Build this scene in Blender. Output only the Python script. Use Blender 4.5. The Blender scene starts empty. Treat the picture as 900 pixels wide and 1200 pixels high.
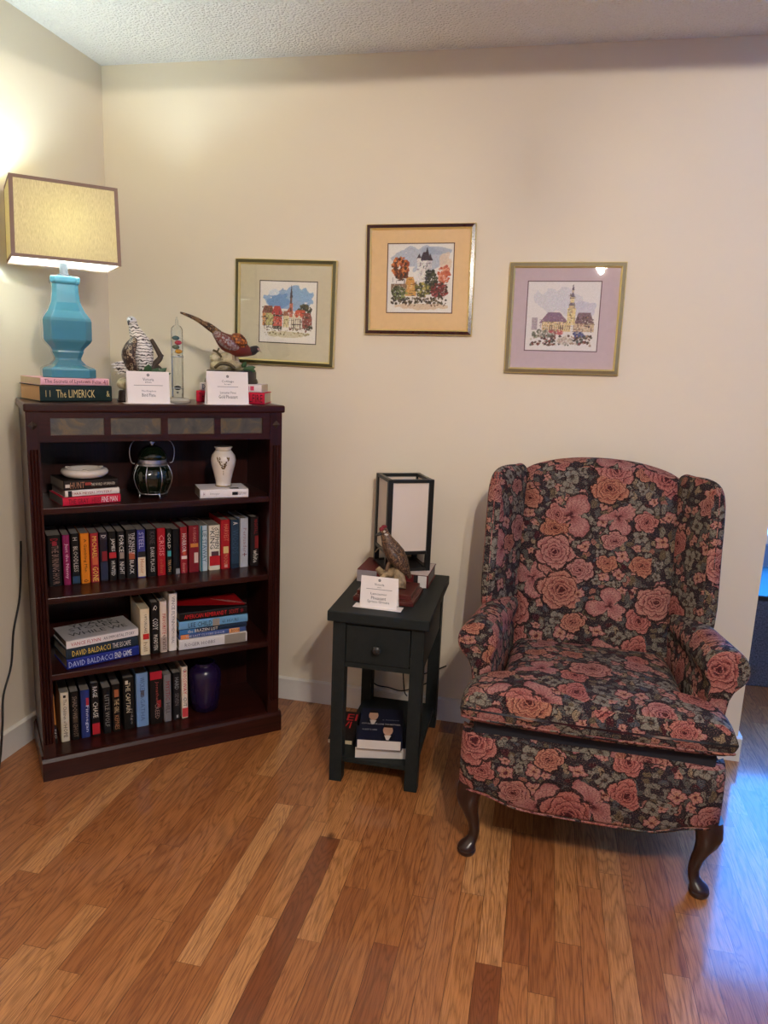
import bpy, bmesh, math, random
import numpy as np
from mathutils import Vector, Matrix
random.seed(7)
PI = math.pi
SC = bpy.context.scene
COL = SC.collection

# ------------------------------------------------------------------ helpers
def lin(c):
    return tuple(((x/255.)/12.92 if x/255. <= .04045 else (((x/255.)+.055)/1.055)**2.4) for x in c)
class NT:
    def __init__(s, name):
        s.m = bpy.data.materials.new(name); s.m.use_nodes = True
        s.t = s.m.node_tree; s.t.nodes.clear()
        s.out = s.t.nodes.new('ShaderNodeOutputMaterial')
    def n(s, typ, ins=None, **props):
        nd = s.t.nodes.new('ShaderNode'+typ)
        for k, v in props.items(): setattr(nd, k, v)
        for k, v in (ins or {}).items(): s.set(nd.inputs[k], v)
        return nd
    def set(s, sock, v):
        if isinstance(v, bpy.types.NodeSocket): s.t.links.new(v, sock)
        elif v is not None:
            if sock.type == 'RGBA' and len(v) == 3: v = (*v, 1)
            sock.default_value = v
    def M(s, op, a, b=None, c=None, clamp=False):
        nd = s.t.nodes.new('ShaderNodeMath'); nd.operation = op; nd.use_clamp = clamp
        for i, v in enumerate((a, b, c)):
            if v is not None: s.set(nd.inputs[i], v)
        return nd.outputs[0]
    def V(s, op, a, b=None, scale=None):
        nd = s.t.nodes.new('ShaderNodeVectorMath'); nd.operation = op
        s.set(nd.inputs[0], a)
        if b is not None: s.set(nd.inputs[1], b)
        if scale is not None: s.set(nd.inputs['Scale'], scale)
        return nd.outputs['Value'] if op in ('LENGTH', 'DOT_PRODUCT', 'DISTANCE') else nd.outputs[0]
    def mix(s, f, a, b, blend='MIX'):
        nd = s.t.nodes.new('ShaderNodeMix'); nd.data_type = 'RGBA'; nd.blend_type = blend
        s.set(nd.inputs[0], f); s.set(nd.inputs[6], a); s.set(nd.inputs[7], b)
        return nd.outputs[2]
    def ramp(s, f, stops, interp='LINEAR'):
        nd = s.t.nodes.new('ShaderNodeValToRGB'); cr = nd.color_ramp; cr.interpolation = interp
        while len(cr.elements) < len(stops): cr.elements.new(.5)
        for e, (p, c) in zip(cr.elements, stops):
            e.position = p; e.color = (*c[:3], 1) if not isinstance(c, (int, float)) else (c, c, c, 1)
        s.set(nd.inputs[0], f); return nd.outputs[0]
    def noise(s, vec, scale, detail=3, rough=.5, dist=0, out='Fac', dim='3D'):
        nd = s.n('TexNoise', {'Scale': scale, 'Detail': detail, 'Roughness': rough, 'Distortion': dist}, noise_dimensions=dim)
        if vec is not None: s.set(nd.inputs['Vector'], vec)
        return nd.outputs[out]
    def vor(s, vec, scale, rnd=1, feature='F1', dim='3D'):
        nd = s.n('TexVoronoi', {'Scale': scale, 'Randomness': rnd}, feature=feature, voronoi_dimensions=dim)
        if vec is not None: s.set(nd.inputs['Vector'], vec)
        return nd
    def sep(s, v):
        nd = s.n('SeparateXYZ', {0: v}); return nd.outputs
    def comb(s, x, y, z=0.):
        return s.n('CombineXYZ', {0: x, 1: y, 2: z}).outputs[0]
    def obco(s): return s.n('TexCoord').outputs['Object']
    def bump(s, h, strength, dist):
        return s.n('Bump', {'Height': h, 'Strength': strength, 'Distance': dist}).outputs[0]
    def bsdf(s, color, rough=.5, **kw):
        ins = {'Base Color': color, 'Roughness': rough}
        nrm = kw.pop('normal', None)
        for k, v in kw.items(): ins[k] = v
        b = s.n('BsdfPrincipled', ins)
        if nrm is not None: s.set(b.inputs['Normal'], nrm)
        s.t.links.new(b.outputs[0], s.out.inputs[0]); return b
_mc = {}
def plain(rgb, rough=.5, metal=0., spec=.5, name=None, noise=.06, coat=0.):
    key = (rgb, rough, metal, spec, coat)
    if key in _mc: return _mc[key]
    t = NT(name or 'paint_%d_%d_%d' % rgb)
    c = lin(rgb)
    f = t.noise(t.obco(), 60, 3)
    col = t.mix(f, tuple(x*(1-noise) for x in c), tuple(min(1, x*(1+noise)) for x in c))
    t.bsdf(col, rough, Metallic=metal, **{'Specular IOR Level': spec, 'Coat Weight': coat})
    _mc[key] = t.m; return t.m

def new_bm(): return bmesh.new()
def obj(name, bm, mats, parent=None, smooth=None, bevel=0, sub=0, seg=2):
    bmesh.ops.recalc_face_normals(bm, faces=bm.faces[:])
    me = bpy.data.meshes.new(name); bm.to_mesh(me); bm.free()
    for m in (mats if isinstance(mats, (list, tuple)) else [mats]): me.materials.append(m)
    o = bpy.data.objects.new(name, me); COL.objects.link(o)
    if parent: o.parent = parent
    if smooth is not None:
        me.polygons.foreach_set('use_smooth', [True]*len(me.polygons))
        if smooth > 0:
            me.set_sharp_from_angle(angle=math.radians(smooth))
    if bevel:
        b = o.modifiers.new('bevel', 'BEVEL'); b.width = bevel; b.segments = seg; b.limit_method = 'ANGLE'; b.angle_limit = .6
        b.harden_normals = False
    if sub:
        b = o.modifiers.new('sub', 'SUBSURF'); b.levels = sub; b.render_levels = sub
    return o
def tag(o, label, cat, group=None):
    o['label'] = label; o['category'] = cat
    if group: o['group'] = group
    return o
def struct(o): o['kind'] = 'structure'; return o
def thing(name, label, cat, mat=None, group=None):
    o = bpy.data.objects.new(name, None); COL.objects.link(o); o.empty_display_size = .05
    if mat is not None: o.matrix_world = mat
    return tag(o, label, cat, group)
def box(bm, x0, x1, y0, y1, z0, z1, mi=0, M=None):
    vs = [bm.verts.new((M @ Vector(p)) if M else p) for p in
          [(x0,y0,z0),(x1,y0,z0),(x1,y1,z0),(x0,y1,z0),(x0,y0,z1),(x1,y0,z1),(x1,y1,z1),(x0,y1,z1)]]
    for f in ((0,3,2,1),(4,5,6,7),(0,1,5,4),(1,2,6,5),(2,3,7,6),(3,0,4,7)):
        fc = bm.faces.new([vs[i] for i in f]); fc.material_index = mi
def prism(bm, pts, f0, f1, mi=0):
    """pts 2-D; f0/f1 map a point to the two ends"""
    a = [bm.verts.new(f0(p)) for p in pts]; b = [bm.verts.new(f1(p)) for p in pts]
    n = len(pts)
    for i in range(n):
        fc = bm.faces.new([a[i], a[(i+1) % n], b[(i+1) % n], b[i]]); fc.material_index = mi
    for r in (a[::-1], b):
        fc = bm.faces.new(r); fc.material_index = mi
def loft(bm, rings, closed=True, caps=True, mi=0, mis=None):
    R = [[bm.verts.new(p) for p in r] for r in rings]
    n = len(R[0])
    for k in range(len(R)-1):
        for i in range(n if closed else n-1):
            j = (i+1) % n
            try:
                fc = bm.faces.new([R[k][i], R[k][j], R[k+1][j], R[k+1][i]])
                fc.material_index = mis[k] if mis else mi
            except ValueError: pass
    if caps and closed:
        for r, q in ((R[0][::-1], 0), (R[-1], -1)):
            fc = bm.faces.new(r); fc.material_index = mis[q] if mis else mi
    return R
def lathe(bm, prof, n=32, c=(0,0,0), mi=0, mis=None, sx=1, sy=1, flute=0, fn=12):
    rings = []
    for r, z in prof:
        rr = []
        for i in range(n):
            a = 2*PI*i/n; q = max(r, .0002)*(1+flute*math.cos(fn*a))
            rr.append((c[0]+q*math.cos(a)*sx, c[1]+q*math.sin(a)*sy, c[2]+z))
        rings.append(rr)
    loft(bm, rings, mi=mi, mis=mis)
def frames(pts):
    pts = [Vector(p) for p in pts]; out = []
    prev = None
    for i, p in enumerate(pts):
        t = (pts[min(i+1, len(pts)-1)] - pts[max(i-1, 0)]).normalized()
        if prev is None:
            up = Vector((0,0,1)) if abs(t.z) < .9 else Vector((0,1,0))
        else: up = prev
        s = t.cross(up).normalized(); up = s.cross(t).normalized(); prev = up
        out.append((p, s, up))
    return out
def tube(bm, pts, r, n=8, mi=0, sq=1.):
    """r: number or list; sq squashes the up axis"""
    rings = []
    for i, (p, s, u) in enumerate(frames(pts)):
        q = r[i] if isinstance(r, (list, tuple)) else r
        a_, b_ = (q if isinstance(q, (list, tuple)) else (q, q*sq))
        rings.append([p + s*(a_*math.cos(2*PI*k/n)) + u*(b_*math.sin(2*PI*k/n)) for k in range(n)])
    loft(bm, rings, mi=mi)
def spline(pts, k=6):
    P = [Vector(p) for p in pts]; out = []
    for i in range(len(P)-1):
        p0, p1, p2, p3 = P[max(i-1,0)], P[i], P[i+1], P[min(i+2, len(P)-1)]
        for j in range(k):
            t = j/k
            out.append(.5*((2*p1)+(p2-p0)*t+(2*p0-5*p1+4*p2-p3)*t*t+(3*p1-p0-3*p2+p3)*t**3))
    out.append(P[-1]); return out
def ico(bm, c, r, sub=2, sc=(1,1,1), jit=0, mi=0, rng=random):
    res = bmesh.ops.create_icosphere(bm, subdivisions=sub, radius=1)
    for v in res['verts']:
        j = 1+rng.uniform(-jit, jit)
        v.co = Vector((c[0]+v.co.x*r*sc[0]*j, c[1]+v.co.y*r*sc[1]*j, c[2]+v.co.z*r*sc[2]*j))
    for f in {f for v in res['verts'] for f in v.link_faces}: f.material_index = mi
_tc = {}
def text_geo(s):
    if s in _tc: return _tc[s]
    cu = bpy.data.curves.new('lettering', 'FONT'); cu.body = s; cu.size = 1; cu.resolution_u = 1; cu.fill_mode = 'FRONT'
    o = bpy.data.objects.new('lettering', cu)
    me = o.to_mesh()
    vs = [tuple(v.co) for v in me.vertices]; fs = [tuple(p.vertices) for p in me.polygons]
    o.to_mesh_clear(); bpy.data.objects.remove(o); bpy.data.curves.remove(cu)
    xs = [v[0] for v in vs] or [0, 1]; ys = [v[1] for v in vs] or [0, 1]
    x0, x1, y0, y1 = min(xs), max(xs), min(ys), max(ys)
    _tc[s] = ([((v[0]-x0)/(x1-x0+1e-6)-.5, (v[1]-y0)/(y1-y0+1e-6)-.5) for v in vs], fs)
    return _tc[s]
def text(bm, s, c, ux, uy, L, H, mi):
    """lettering L long along ux and H high along uy centred on c"""
    if not s.strip(): return
    vs, fs = text_geo(s); c = Vector(c); ux = Vector(ux)*L; uy = Vector(uy)*H
    V = [bm.verts.new(c+ux*x+uy*y) for x, y in vs]
    for f in fs:
        try:
            fc = bm.faces.new([V[i] for i in f]); fc.material_index = mi
        except ValueError: pass
def F(o, ang, z=0): return Matrix.Translation((o[0], o[1], z)) @ Matrix.Rotation(ang, 4, 'Z')
def at(frame, x, y, z, rz=0): return frame @ Matrix.Translation((x, y, z)) @ Matrix.Rotation(rz, 4, 'Z')
def quad(bm, a, b, c, d, mi=0):
    f = bm.faces.new([bm.verts.new(p) for p in (a, b, c, d)]); f.material_index = mi

# ------------------------------------------------------------------ surface materials
def wood(name, dark, light, rough=.35, axis=2, scale=1., coat=0., spec=.5):
    t = NT(name); P = t.obco()
    sc = [40*scale]*3; sc[axis] = 3*scale
    V = t.V('MULTIPLY', P, tuple(sc))
    a = t.noise(V, 1, 5, .6, .6); b = t.noise(V, 4, 2)
    f = t.M('ADD', t.M('MULTIPLY', a, .75), t.M('MULTIPLY', b, .25))
    col = t.ramp(f, [(.3, lin(dark)), (.7, lin(light))])
    t.bsdf(col, rough, **{'Coat Weight': coat, 'Coat Roughness': .15, 'Specular IOR Level': spec, 'normal': t.bump(f, .15, .001)})
    return t.m
def wall_mat(name, rgb):
    t = NT(name); P = t.obco()
    n = t.noise(P, 3, 3); c = lin(rgb)
    col = t.mix(n, tuple(x*.97 for x in c), tuple(min(1, x*1.03) for x in c))
    t.bsdf(col, .75, **{'Specular IOR Level': .3, 'normal': t.bump(t.noise(P, 260, 3), .08, .002)})
    return t.m
def ceil_mat():
    t = NT('popcorn_plaster'); P = t.obco()
    v = t.vor(P, 105, 1, 'F1').outputs['Distance']
    n = t.noise(P, 150, 3, .6)
    h = t.M('ADD', t.M('MULTIPLY', t.M('SUBTRACT', .6, v), .9), t.M('MULTIPLY', n, .6))
    col = t.mix(n, lin((236, 236, 236)), lin((250, 250, 250)))
    t.bsdf(col, .95, **{'Specular IOR Level': .1, 'normal': t.bump(h, .75, .010)})
    return t.m
def floor_mat():
    t = NT('oak_strip_floor'); P = t.obco(); X, Y, Z = t.sep(P)[:3]
    W = .062
    u = t.M('DIVIDE', X, W); ci = t.M('FLOOR', u); cf = t.M('FRACT', u)
    r1 = t.n('TexWhiteNoise', {'W': ci}, noise_dimensions='1D').outputs['Value']
    ln = t.M('ADD', t.M('MULTIPLY', r1, .6), .40)
    v = t.M('ADD', t.M('DIVIDE', Y, ln), t.M('MULTIPLY', r1, 37.3))
    ri = t.M('FLOOR', v); rf = t.M('FRACT', v)
    wn = t.n('TexWhiteNoise', {'Vector': t.comb(ci, ri, 0.)}, noise_dimensions='2D')
    r2 = wn.outputs['Value']; r3 = t.sep(wn.outputs['Color'])[1]
    base = t.ramp(r2, [(0, lin((126, 70, 38))), (.03, lin((140, 80, 45))), (.06, lin((166, 103, 57))), (.5, lin((182, 117, 67))), (.8, lin((194, 131, 76))), (1, lin((210, 150, 95)))])
    # grain, each board from its own place in the tree
    off = t.M('MULTIPLY', r2, 91.)
    gx = t.M('ADD', X, t.M('MULTIPLY', r3, 3.1))
    lowp = t.comb(t.M('ADD', t.M('MULTIPLY', gx, 10.), off), t.M('MULTIPLY', Y, 1.35), off)
    low = t.noise(lowp, 1, 2)
    rings = t.M('ADD', t.M('MULTIPLY', low, t.M('ADD', 12., t.M('MULTIPLY', r3, 26.))), t.M('MULTIPLY', t.noise(t.comb(t.M('MULTIPLY', gx, 160.), t.M('MULTIPLY', Y, 9.), off), 1, 3), 1.0))
    cat = t.M('ABSOLUTE', t.M('SUBTRACT', t.M('MULTIPLY', t.M('FRACT', rings), 2.), 1.))
    fine = t.noise(t.comb(t.M('MULTIPLY', gx, 420.), t.M('MULTIPLY', Y, 14.), off), 1, 3, .6)
    c1 = t.mix(t.M('MULTIPLY', t.M('POWER', cat, 2.6), .66), base, t.mix(.68, base, lin((74, 36, 16))))
    c2 = t.mix(t.ramp(fine, [(.45, .0), (.68, .55)]), c1, lin((95, 50, 25)))
    kn = t.vor(t.comb(t.M('MULTIPLY', X, 1.2), t.M('MULTIPLY', Y, .8), 0.), 1.5, 1, dim='2D').outputs['Distance']
    c2 = t.mix(t.ramp(kn, [(.0, .85), (.014, .6), (.03, 0.)]), c2, lin((70, 34, 18)))
    gap = t.M('MAXIMUM', t.M('LESS_THAN', cf, .022), t.M('LESS_THAN', rf, .0016))
    col = t.mix(t.M('MULTIPLY', gap, .75), c2, lin((45, 22, 10)))
    h = t.M('SUBTRACT', t.M('MULTIPLY', fine, .25), gap)
    ripple = t.noise(P, 55, 2)
    b_ = t.bsdf(col, t.ramp(fine, [(.3, .36), (.8, .46)]), **{'Specular IOR Level': .3, 'Coat Weight': .75, 'Coat Roughness': .11, 'normal': t.bump(h, .25, .0015)})
    t.set(b_.inputs['Coat Normal'], t.bump(t.M('SUBTRACT', t.M('MULTIPLY', ripple, .6), gap), .12, .0012))
    return t.m
def tapestry():
    t = NT('floral_tapestry'); uv = t.n('UVMap').outputs[0]
    nz = t.noise(uv, 22, 3, .55, out='Color')
    Wp = t.V('ADD', uv, t.V('SCALE', t.V('SUBTRACT', nz, (.5, .5, .5)), scale=.022))
    nz2 = t.noise(uv, 70, 2, .5, out='Color')
    Wp = t.V('ADD', Wp, t.V('SCALE', t.V('SUBTRACT', nz2, (.5, .5, .5)), scale=.014))
    BLACK, NAVY = lin((24, 21, 24)), lin((36, 34, 40))
    SAGE, SAGE2, OLIVE = lin((118, 114, 103)), lin((80, 81, 79)), lin((98, 86, 66))
    PINK, PALE, PEACH, BURG, WINE = lin((146, 90, 88)), lin((170, 122, 114)), lin((168, 122, 98)), lin((92, 34, 42)), lin((64, 25, 33))
    # leaves: two scales of small pointed cells, each shaded by veins
    def leaves(sc, sx, sy, keep, shift, base):
        Lp = t.V('MULTIPLY', t.V('ADD', Wp, (shift, shift, 0.)), (sx, sy, 1.))
        lv = t.vor(Lp, sc, 1, dim='2D'); d = lv.outputs['Distance']
        cc = t.sep(lv.outputs['Color']); rnd = cc[0]
        lc = t.ramp(rnd, [(0, SAGE2), (.2, SAGE), (.36, OLIVE), (.48, SAGE2), (.6, SAGE), (.68, lin((148, 98, 86))), (.76, WINE), (.84, lin((70, 76, 84))), (.92, lin((140, 122, 98))), (1, SAGE)], 'CONSTANT')
        vein = t.M('FRACT', t.M('ADD', t.M('MULTIPLY', d, 4.6), t.M('MULTIPLY', t.noise(uv, 120, 2), 1.8)))
        lc = t.mix(t.ramp(vein, [(.12, .85), (.34, 0.)]), lc, BLACK)
        m = t.M('MULTIPLY', t.ramp(d, [(.36, 1.), (.42, 0.)]), t.M('LESS_THAN', cc[1], keep))
        return t.mix(m, base, lc)
    col = leaves(34, 1., 1.6, .8, 0., NAVY)
    col = leaves(26, 1.7, 1., .6, 5.3, col)
    def flower(sc, rnd_, thr, size, lobes, col, kind, shift):
        Q = t.V('ADD', Wp, (shift, shift*.7, 0.))
        v = t.vor(Q, sc, rnd_, dim='2D')
        loc = t.V('SCALE', t.V('SUBTRACT', Q, v.outputs['Position']), scale=float(sc))
        lx, ly, _ = t.sep(loc)[:3]
        c = t.sep(v.outputs['Color']); ra, rb, rc = c[0], c[1], c[2]
        ly = t.M('MULTIPLY', ly, t.M('ADD', 1., t.M('MULTIPLY', rb, .35)))
        r = t.V('LENGTH', t.comb(lx, ly, 0.))
        a = t.M('ADD', t.M('ARCTAN2', ly, lx), t.M('MULTIPLY', rb, 6.283))
        edge = t.M('ADD', size, t.M('ADD', t.M('MULTIPLY', t.M('COSINE', t.M('MULTIPLY', a, float(lobes))), size*.15), t.M('MULTIPLY', t.M('COSINE', t.M('MULTIPLY', a, float(lobes*2+1))), size*.07)))
        if kind == 'rose': edge = t.M('MULTIPLY', t.M('ADD', .80, t.M('MULTIPLY', t.M('POWER', t.M('ABSOLUTE', t.M('SINE', t.M('MULTIPLY', a, 2.5))), .6), .26)), 1.25*size)
        if kind == 'lily': edge = t.M('MULTIPLY', t.M('ADD', .16, t.M('POWER', t.M('ABSOLUTE', t.M('COSINE', t.M('MULTIPLY', a, 1.5))), .8)), 1.05*size)
        edge = t.M('MULTIPLY', edge, t.M('ADD', .72, t.M('MULTIPLY', rc, .36)))
        q = t.M('DIVIDE', r, edge)
        pres = t.M('GREATER_THAN', ra, thr)
        mask = t.M('MULTIPLY', t.M('LESS_THAN', q, 1.), pres)
        fine = t.noise(uv, 75, 3)
        if kind == 'rose':
            # whorls of overlapping petals painted from the outermost to the heart
            rr = t.M('DIVIDE', r, t.M('MULTIPLY', t.M('ADD', .72, t.M('MULTIPLY', rc, .36)), size))
            pc = None
            for k, (Rk, nk, pk) in enumerate(((1.25, 5, 0.), (.95, 5, 1.7), (.70, 4, .6), (.47, 3, 2.3), (.27, 3, .9))):
                ph = t.M('ABSOLUTE', t.M('SINE', t.M('ADD', t.M('MULTIPLY', a, nk/2.), pk)))
                ek = t.M('MULTIPLY', t.M('ADD', .80, t.M('MULTIPLY', t.M('POWER', ph, .6), .26)), Rk)
                x = t.M('ADD', t.M('DIVIDE', rr, ek), t.M('MULTIPLY', t.M('SUBTRACT', fine, .5), .12))
                lay = t.ramp(x, [(0, WINE), (.58, WINE if k > 2 else BURG), (.70, PINK), (.84, PALE), (.93, PALE if k < 3 else PINK), (.965, BURG), (1, BLACK)])
                st = t.M('FRACT', t.M('ADD', t.M('MULTIPLY', a, 4.+nk), t.M('MULTIPLY', fine, 1.2)))
                lay = t.mix(t.ramp(st, [(.0, .55), (.22, 0.)]), lay, BURG)
                pc = lay if pc is None else t.mix(t.M('LESS_THAN', x, 1.), pc, lay)
            tint = t.ramp(rb, [(0, lin((255, 222, 214))), (.6, (1, 1, 1)), (1, lin((255, 240, 205)))])
            pc = t.mix(1., pc, tint, 'MULTIPLY')
        elif kind == 'lily':
            st = t.M('FRACT', t.M('ADD', t.M('MULTIPLY', a, 5.), t.M('MULTIPLY', fine, 1.)))
            pc = t.ramp(q, [(0, BLACK), (.10, WINE), (.22, PINK), (.7, PALE), (.95, PINK), (1, BURG)])
            pc = t.mix(t.ramp(st, [(.0, .75), (.3, 0.)]), pc, lin((128, 62, 66)))
        else:
            st = t.M('ABSOLUTE', t.M('COSINE', t.M('MULTIPLY', a, lobes/2)))
            pc = t.ramp(q, [(0, WINE), (.16, BURG), (.3, PEACH), (.75, PALE), (.9, PINK), (1, BURG)])
            alt = t.ramp(q, [(0, OLIVE), (.2, BLACK), (.4, SAGE), (.8, lin((128, 122, 110))), (1, BLACK)])
            pc = t.mix(t.M('GREATER_THAN', rc, .6), pc, alt)
            pc = t.mix(t.ramp(st, [(.0, .9), (.3, 0.)]), pc, WINE)
        rim = t.M('MULTIPLY', t.M('MULTIPLY', t.M('LESS_THAN', q, 1.09), t.M('GREATER_THAN', q, .96)), pres)
        col = t.mix(mask, col, pc)
        return t.mix(t.M('MULTIPLY', rim, .9), col, BLACK)
    col = flower(27, .9, .5, .44, 5, col, 'small', 3.1)
    col = flower(16, .85, .5, .40, 4, col, 'small', 1.7)
    col = flower(7.5, .9, .76, .62, 3, col, 'lily', 12.4)
    col = flower(10.5, .85, .66, .40, 3, col, 'rose', 7.7)
    col = flower(6.4, .8, .50, .38, 5, col, 'rose', .37)
    # weave: broken threads that fray every outline, then the fine cross ribs
    th = t.noise(t.V('MULTIPLY', uv, (1., 2.2, 1.)), 170, 3, .7)
    col = t.mix(t.ramp(th, [(.50, 0.), (.62, .62)]), col, WINE)
    th2 = t.noise(t.V('MULTIPLY', t.V('ADD', uv, (9., 4., 0.)), (1., 1.8, 1.)), 240, 2, .7)
    col = t.mix(t.ramp(th2, [(.54, 0.), (.66, .7)]), col, BLACK)
    col = t.mix(t.ramp(th2, [(.30, .45), (.42, 0.)]), col, lin((196, 160, 138)))
    t.bsdf(col, .95, **{'Specular IOR Level': .15, 'normal': t.bump(t.noise(uv, 350, 3), .25, .0015)})
    return t.m
def glass_mat(name, tint=(1, 1, 1), refl=.1, rough=.02):
    t = NT(name)
    tr = t.n('BsdfTransparent', {'Color': tint}); gl = t.n('BsdfGlossy', {'Color': (1, 1, 1), 'Roughness': rough})
    lw = t.n('LayerWeight', {'Blend': .15})
    f = t.M('ADD', t.M('MULTIPLY', lw.outputs['Fresnel'], .8), refl*.3, clamp=True)
    mx = t.n('MixShader', {0: f, 1: tr.outputs[0], 2: gl.outputs[0]})
    t.t.links.new(mx.outputs[0], t.out.inputs[0]); return t.m
def emit(name, rgb, s):
    t = NT(name); e = t.n('Emission', {'Color': rgb, 'Strength': s}); t.t.links.new(e.outputs[0], t.out.inputs[0]); return t.m
def pages_mat(name, rgb):
    t = NT(name); P = t.obco(); X = t.sep(P)[0]
    l = t.noise(t.comb(t.M('MULTIPLY', X, 2600.), 0., t.M('MULTIPLY', t.sep(P)[2], 4.)), 1, 1)
    c = lin(rgb)
    t.bsdf(t.mix(l, tuple(x*.8 for x in c), c), .9, **{'Specular IOR Level': .1}); return t.m
def feather(name, base, stops, scale=(60, 60, 90), rnd=.6):
    t = NT(name); P = t.V('MULTIPLY', t.obco(), scale)
    v = t.vor(P, 1, rnd); d = v.outputs['Distance']
    d2 = t.M('ADD', d, t.M('MULTIPLY', t.noise(P, 2.2, 2), .25))
    col = t.ramp(d2, stops)
    n = t.noise(t.obco(), 30, 2)
    col = t.mix(t.ramp(n, [(.45, 0.), (.65, .7)]), col, base)
    t.bsdf(col, .45, **{'normal': t.bump(d, .4, .002)}); return t.m

WALL = wall_mat('cream_wall_paint', (228, 215, 194))
WALLB = wall_mat('daylight_tinted_wall', (122, 160, 202))  # blue of the daylight is put into this wall colour
TRIM = plain((226, 222, 216), .4, name='white_trim_paint', noise=.03)
CEIL = ceil_mat(); FLOOR = floor_mat(); FAB = tapestry()
MAHOG = wood('dark_mahogany', (28, 10, 9), (60, 23, 18), .3, 2, coat=.05, spec=.3)
MAHOGX = wood('dark_mahogany_rail', (30, 11, 9), (64, 26, 20), .3, 0, coat=.05, spec=.3)
CHERRY = wood('cherry_plinth', (66, 22, 20), (98, 38, 34), .3, 0, .8, coat=.3)
LEGW = wood('walnut_leg', (26, 13, 12), (50, 26, 22), .28, 2, coat=.3)
CHAR = wood('charcoal_painted_wood', (30, 34, 35), (38, 42, 42), .5, 1, .6, spec=.14)
CREAM = pages_mat('cream_page_edges', (214, 196, 165)); WHITEP = pages_mat('white_page_edges', (222, 216, 210))
GREYP = pages_mat('grey_page_edges', (150, 140, 132))
IVORY = plain((216, 204, 192), .22, name='ivory_glaze', coat=.4)
BLACKM = plain((22, 22, 24), .4, name='black_painted_metal')
BRASS = plain((190, 168, 120), .3, 1., name='pale_brass')
SILVER = plain((196, 196, 200), .3, 1., name='silver_metal')
CORD = plain((20, 18, 18), .5, name='black_cord')
CARD = plain((236, 226, 222), .7, name='white_card', noise=.02)
INK = plain((52, 48, 50), .7, name='grey_ink')

# ------------------------------------------------------------------ camera
CP = Vector((1.7313, -2.7371, 1.3853))
yaw, pit, rol, fpx = -.2079, .1976, .0408, 864.7
fwd = Vector((math.sin(yaw)*math.cos(pit), math.cos(yaw)*math.cos(pit), -math.sin(pit)))
rt = Vector((math.cos(yaw), -math.sin(yaw), 0)); up = rt.cross(fwd)
r2 = math.cos(rol)*rt+math.sin(rol)*up; u2 = -math.sin(rol)*rt+math.cos(rol)*up
cam = bpy.data.cameras.new('camera'); co = bpy.data.objects.new('camera', cam); COL.objects.link(co)
m3 = Matrix((r2, u2, -fwd)).transposed(); co.matrix_world = Matrix.Translation(CP) @ m3.to_4x4()
cam.sensor_fit = 'VERTICAL'; cam.sensor_height = 36; cam.lens = fpx*36/1200; cam.clip_start = .02
SC.camera = co

# ------------------------------------------------------------------ room
H = 2.44; XE = 2.5206; RX = 5.3; RY = -5.6; FY = 1.45
def S(name, boxes, m, bevel=0):
    bm = new_bm()
    for b in boxes: box(bm, *b)
    return struct(obj(name, bm, m, bevel=bevel))
S('floor', [(-.15, RX+.15, RY-.15, FY+.15, -.1, 0)], FLOOR)
S('ceiling', [(-.15, RX+.15, RY-.15, FY+.15, H, H+.1)], CEIL)
S('wall_left', [(-.15, 0, RY, .12, 0, H)], WALL)
S('wall_back', [(0, XE, 0, .12, 0, H)], WALL)
S('wall_rear', [(-.15, RX+.15, RY-.15, RY, 0, H)], WALL)
# wall_far closes the passage beyond the wall end, with its big window
S('wall_right', [(RX, RX+.15, RY, FY, 0, H)], WALLB)
wx0, wx1, wz0, wz1 = 2.60, 4.5, .52, 2.26
S('wall_far', [(-.15, wx0, FY, FY+.15, 0, H), (wx1, RX+.15, FY, FY+.15, 0, H), (wx0, wx1, FY, FY+.15, 0, wz0), (wx0, wx1, FY, FY+.15, wz1, H)], WALLB)
S('wall_side', [(1.2, 1.32, .12, FY, 0, H)], WALLB)
S('shadow_header', [(.0, RX, -1.37, -1.25, 2.20, H)], WALL)          # unseen header added to shade the top of the back wall
bm = new_bm()
for a, b in ((wx0, wx0+.05), (wx1-.05, wx1), ((wx0+wx1)/2-.025, (wx0+wx1)/2+.025)): box(bm, a, b, FY+.03, FY+.09, wz0, wz1)
for a, b in ((wz0, wz0+.05), (wz1-.05, wz1)): box(bm, wx0+.05, wx1-.05, FY+.03, FY+.09, a, b)
win = struct(obj('window_1', bm, TRIM))
bm = new_bm(); box(bm, wx0+.05, wx1-.05, FY+.055, FY+.061, wz0+.05, wz1-.05)
obj('pane', bm, glass_mat('window_glass'), win)
def base_profile(t=.013, h=.0947):
    return [(0, 0), (t, 0), (t, h-.012), (t+.004, h-.011), (t+.004, h-.004), (t*.5, h), (0, h)]
def baseboard(name, f0, f1):
    bm = new_bm(); prism(bm, base_profile(), f0, f1); return struct(obj(name, bm, TRIM))
baseboard('baseboard_back', lambda p: (0, -p[0], p[1]), lambda p: (XE+.012, -p[0], p[1]))
baseboard('baseboard_left', lambda p: (p[0], -.018, p[1]), lambda p: (p[0], RY, p[1]))
baseboard('baseboard_end', lambda p: (XE+p[0], 0, p[1]), lambda p: (XE+p[0], .12, p[1]))

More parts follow.
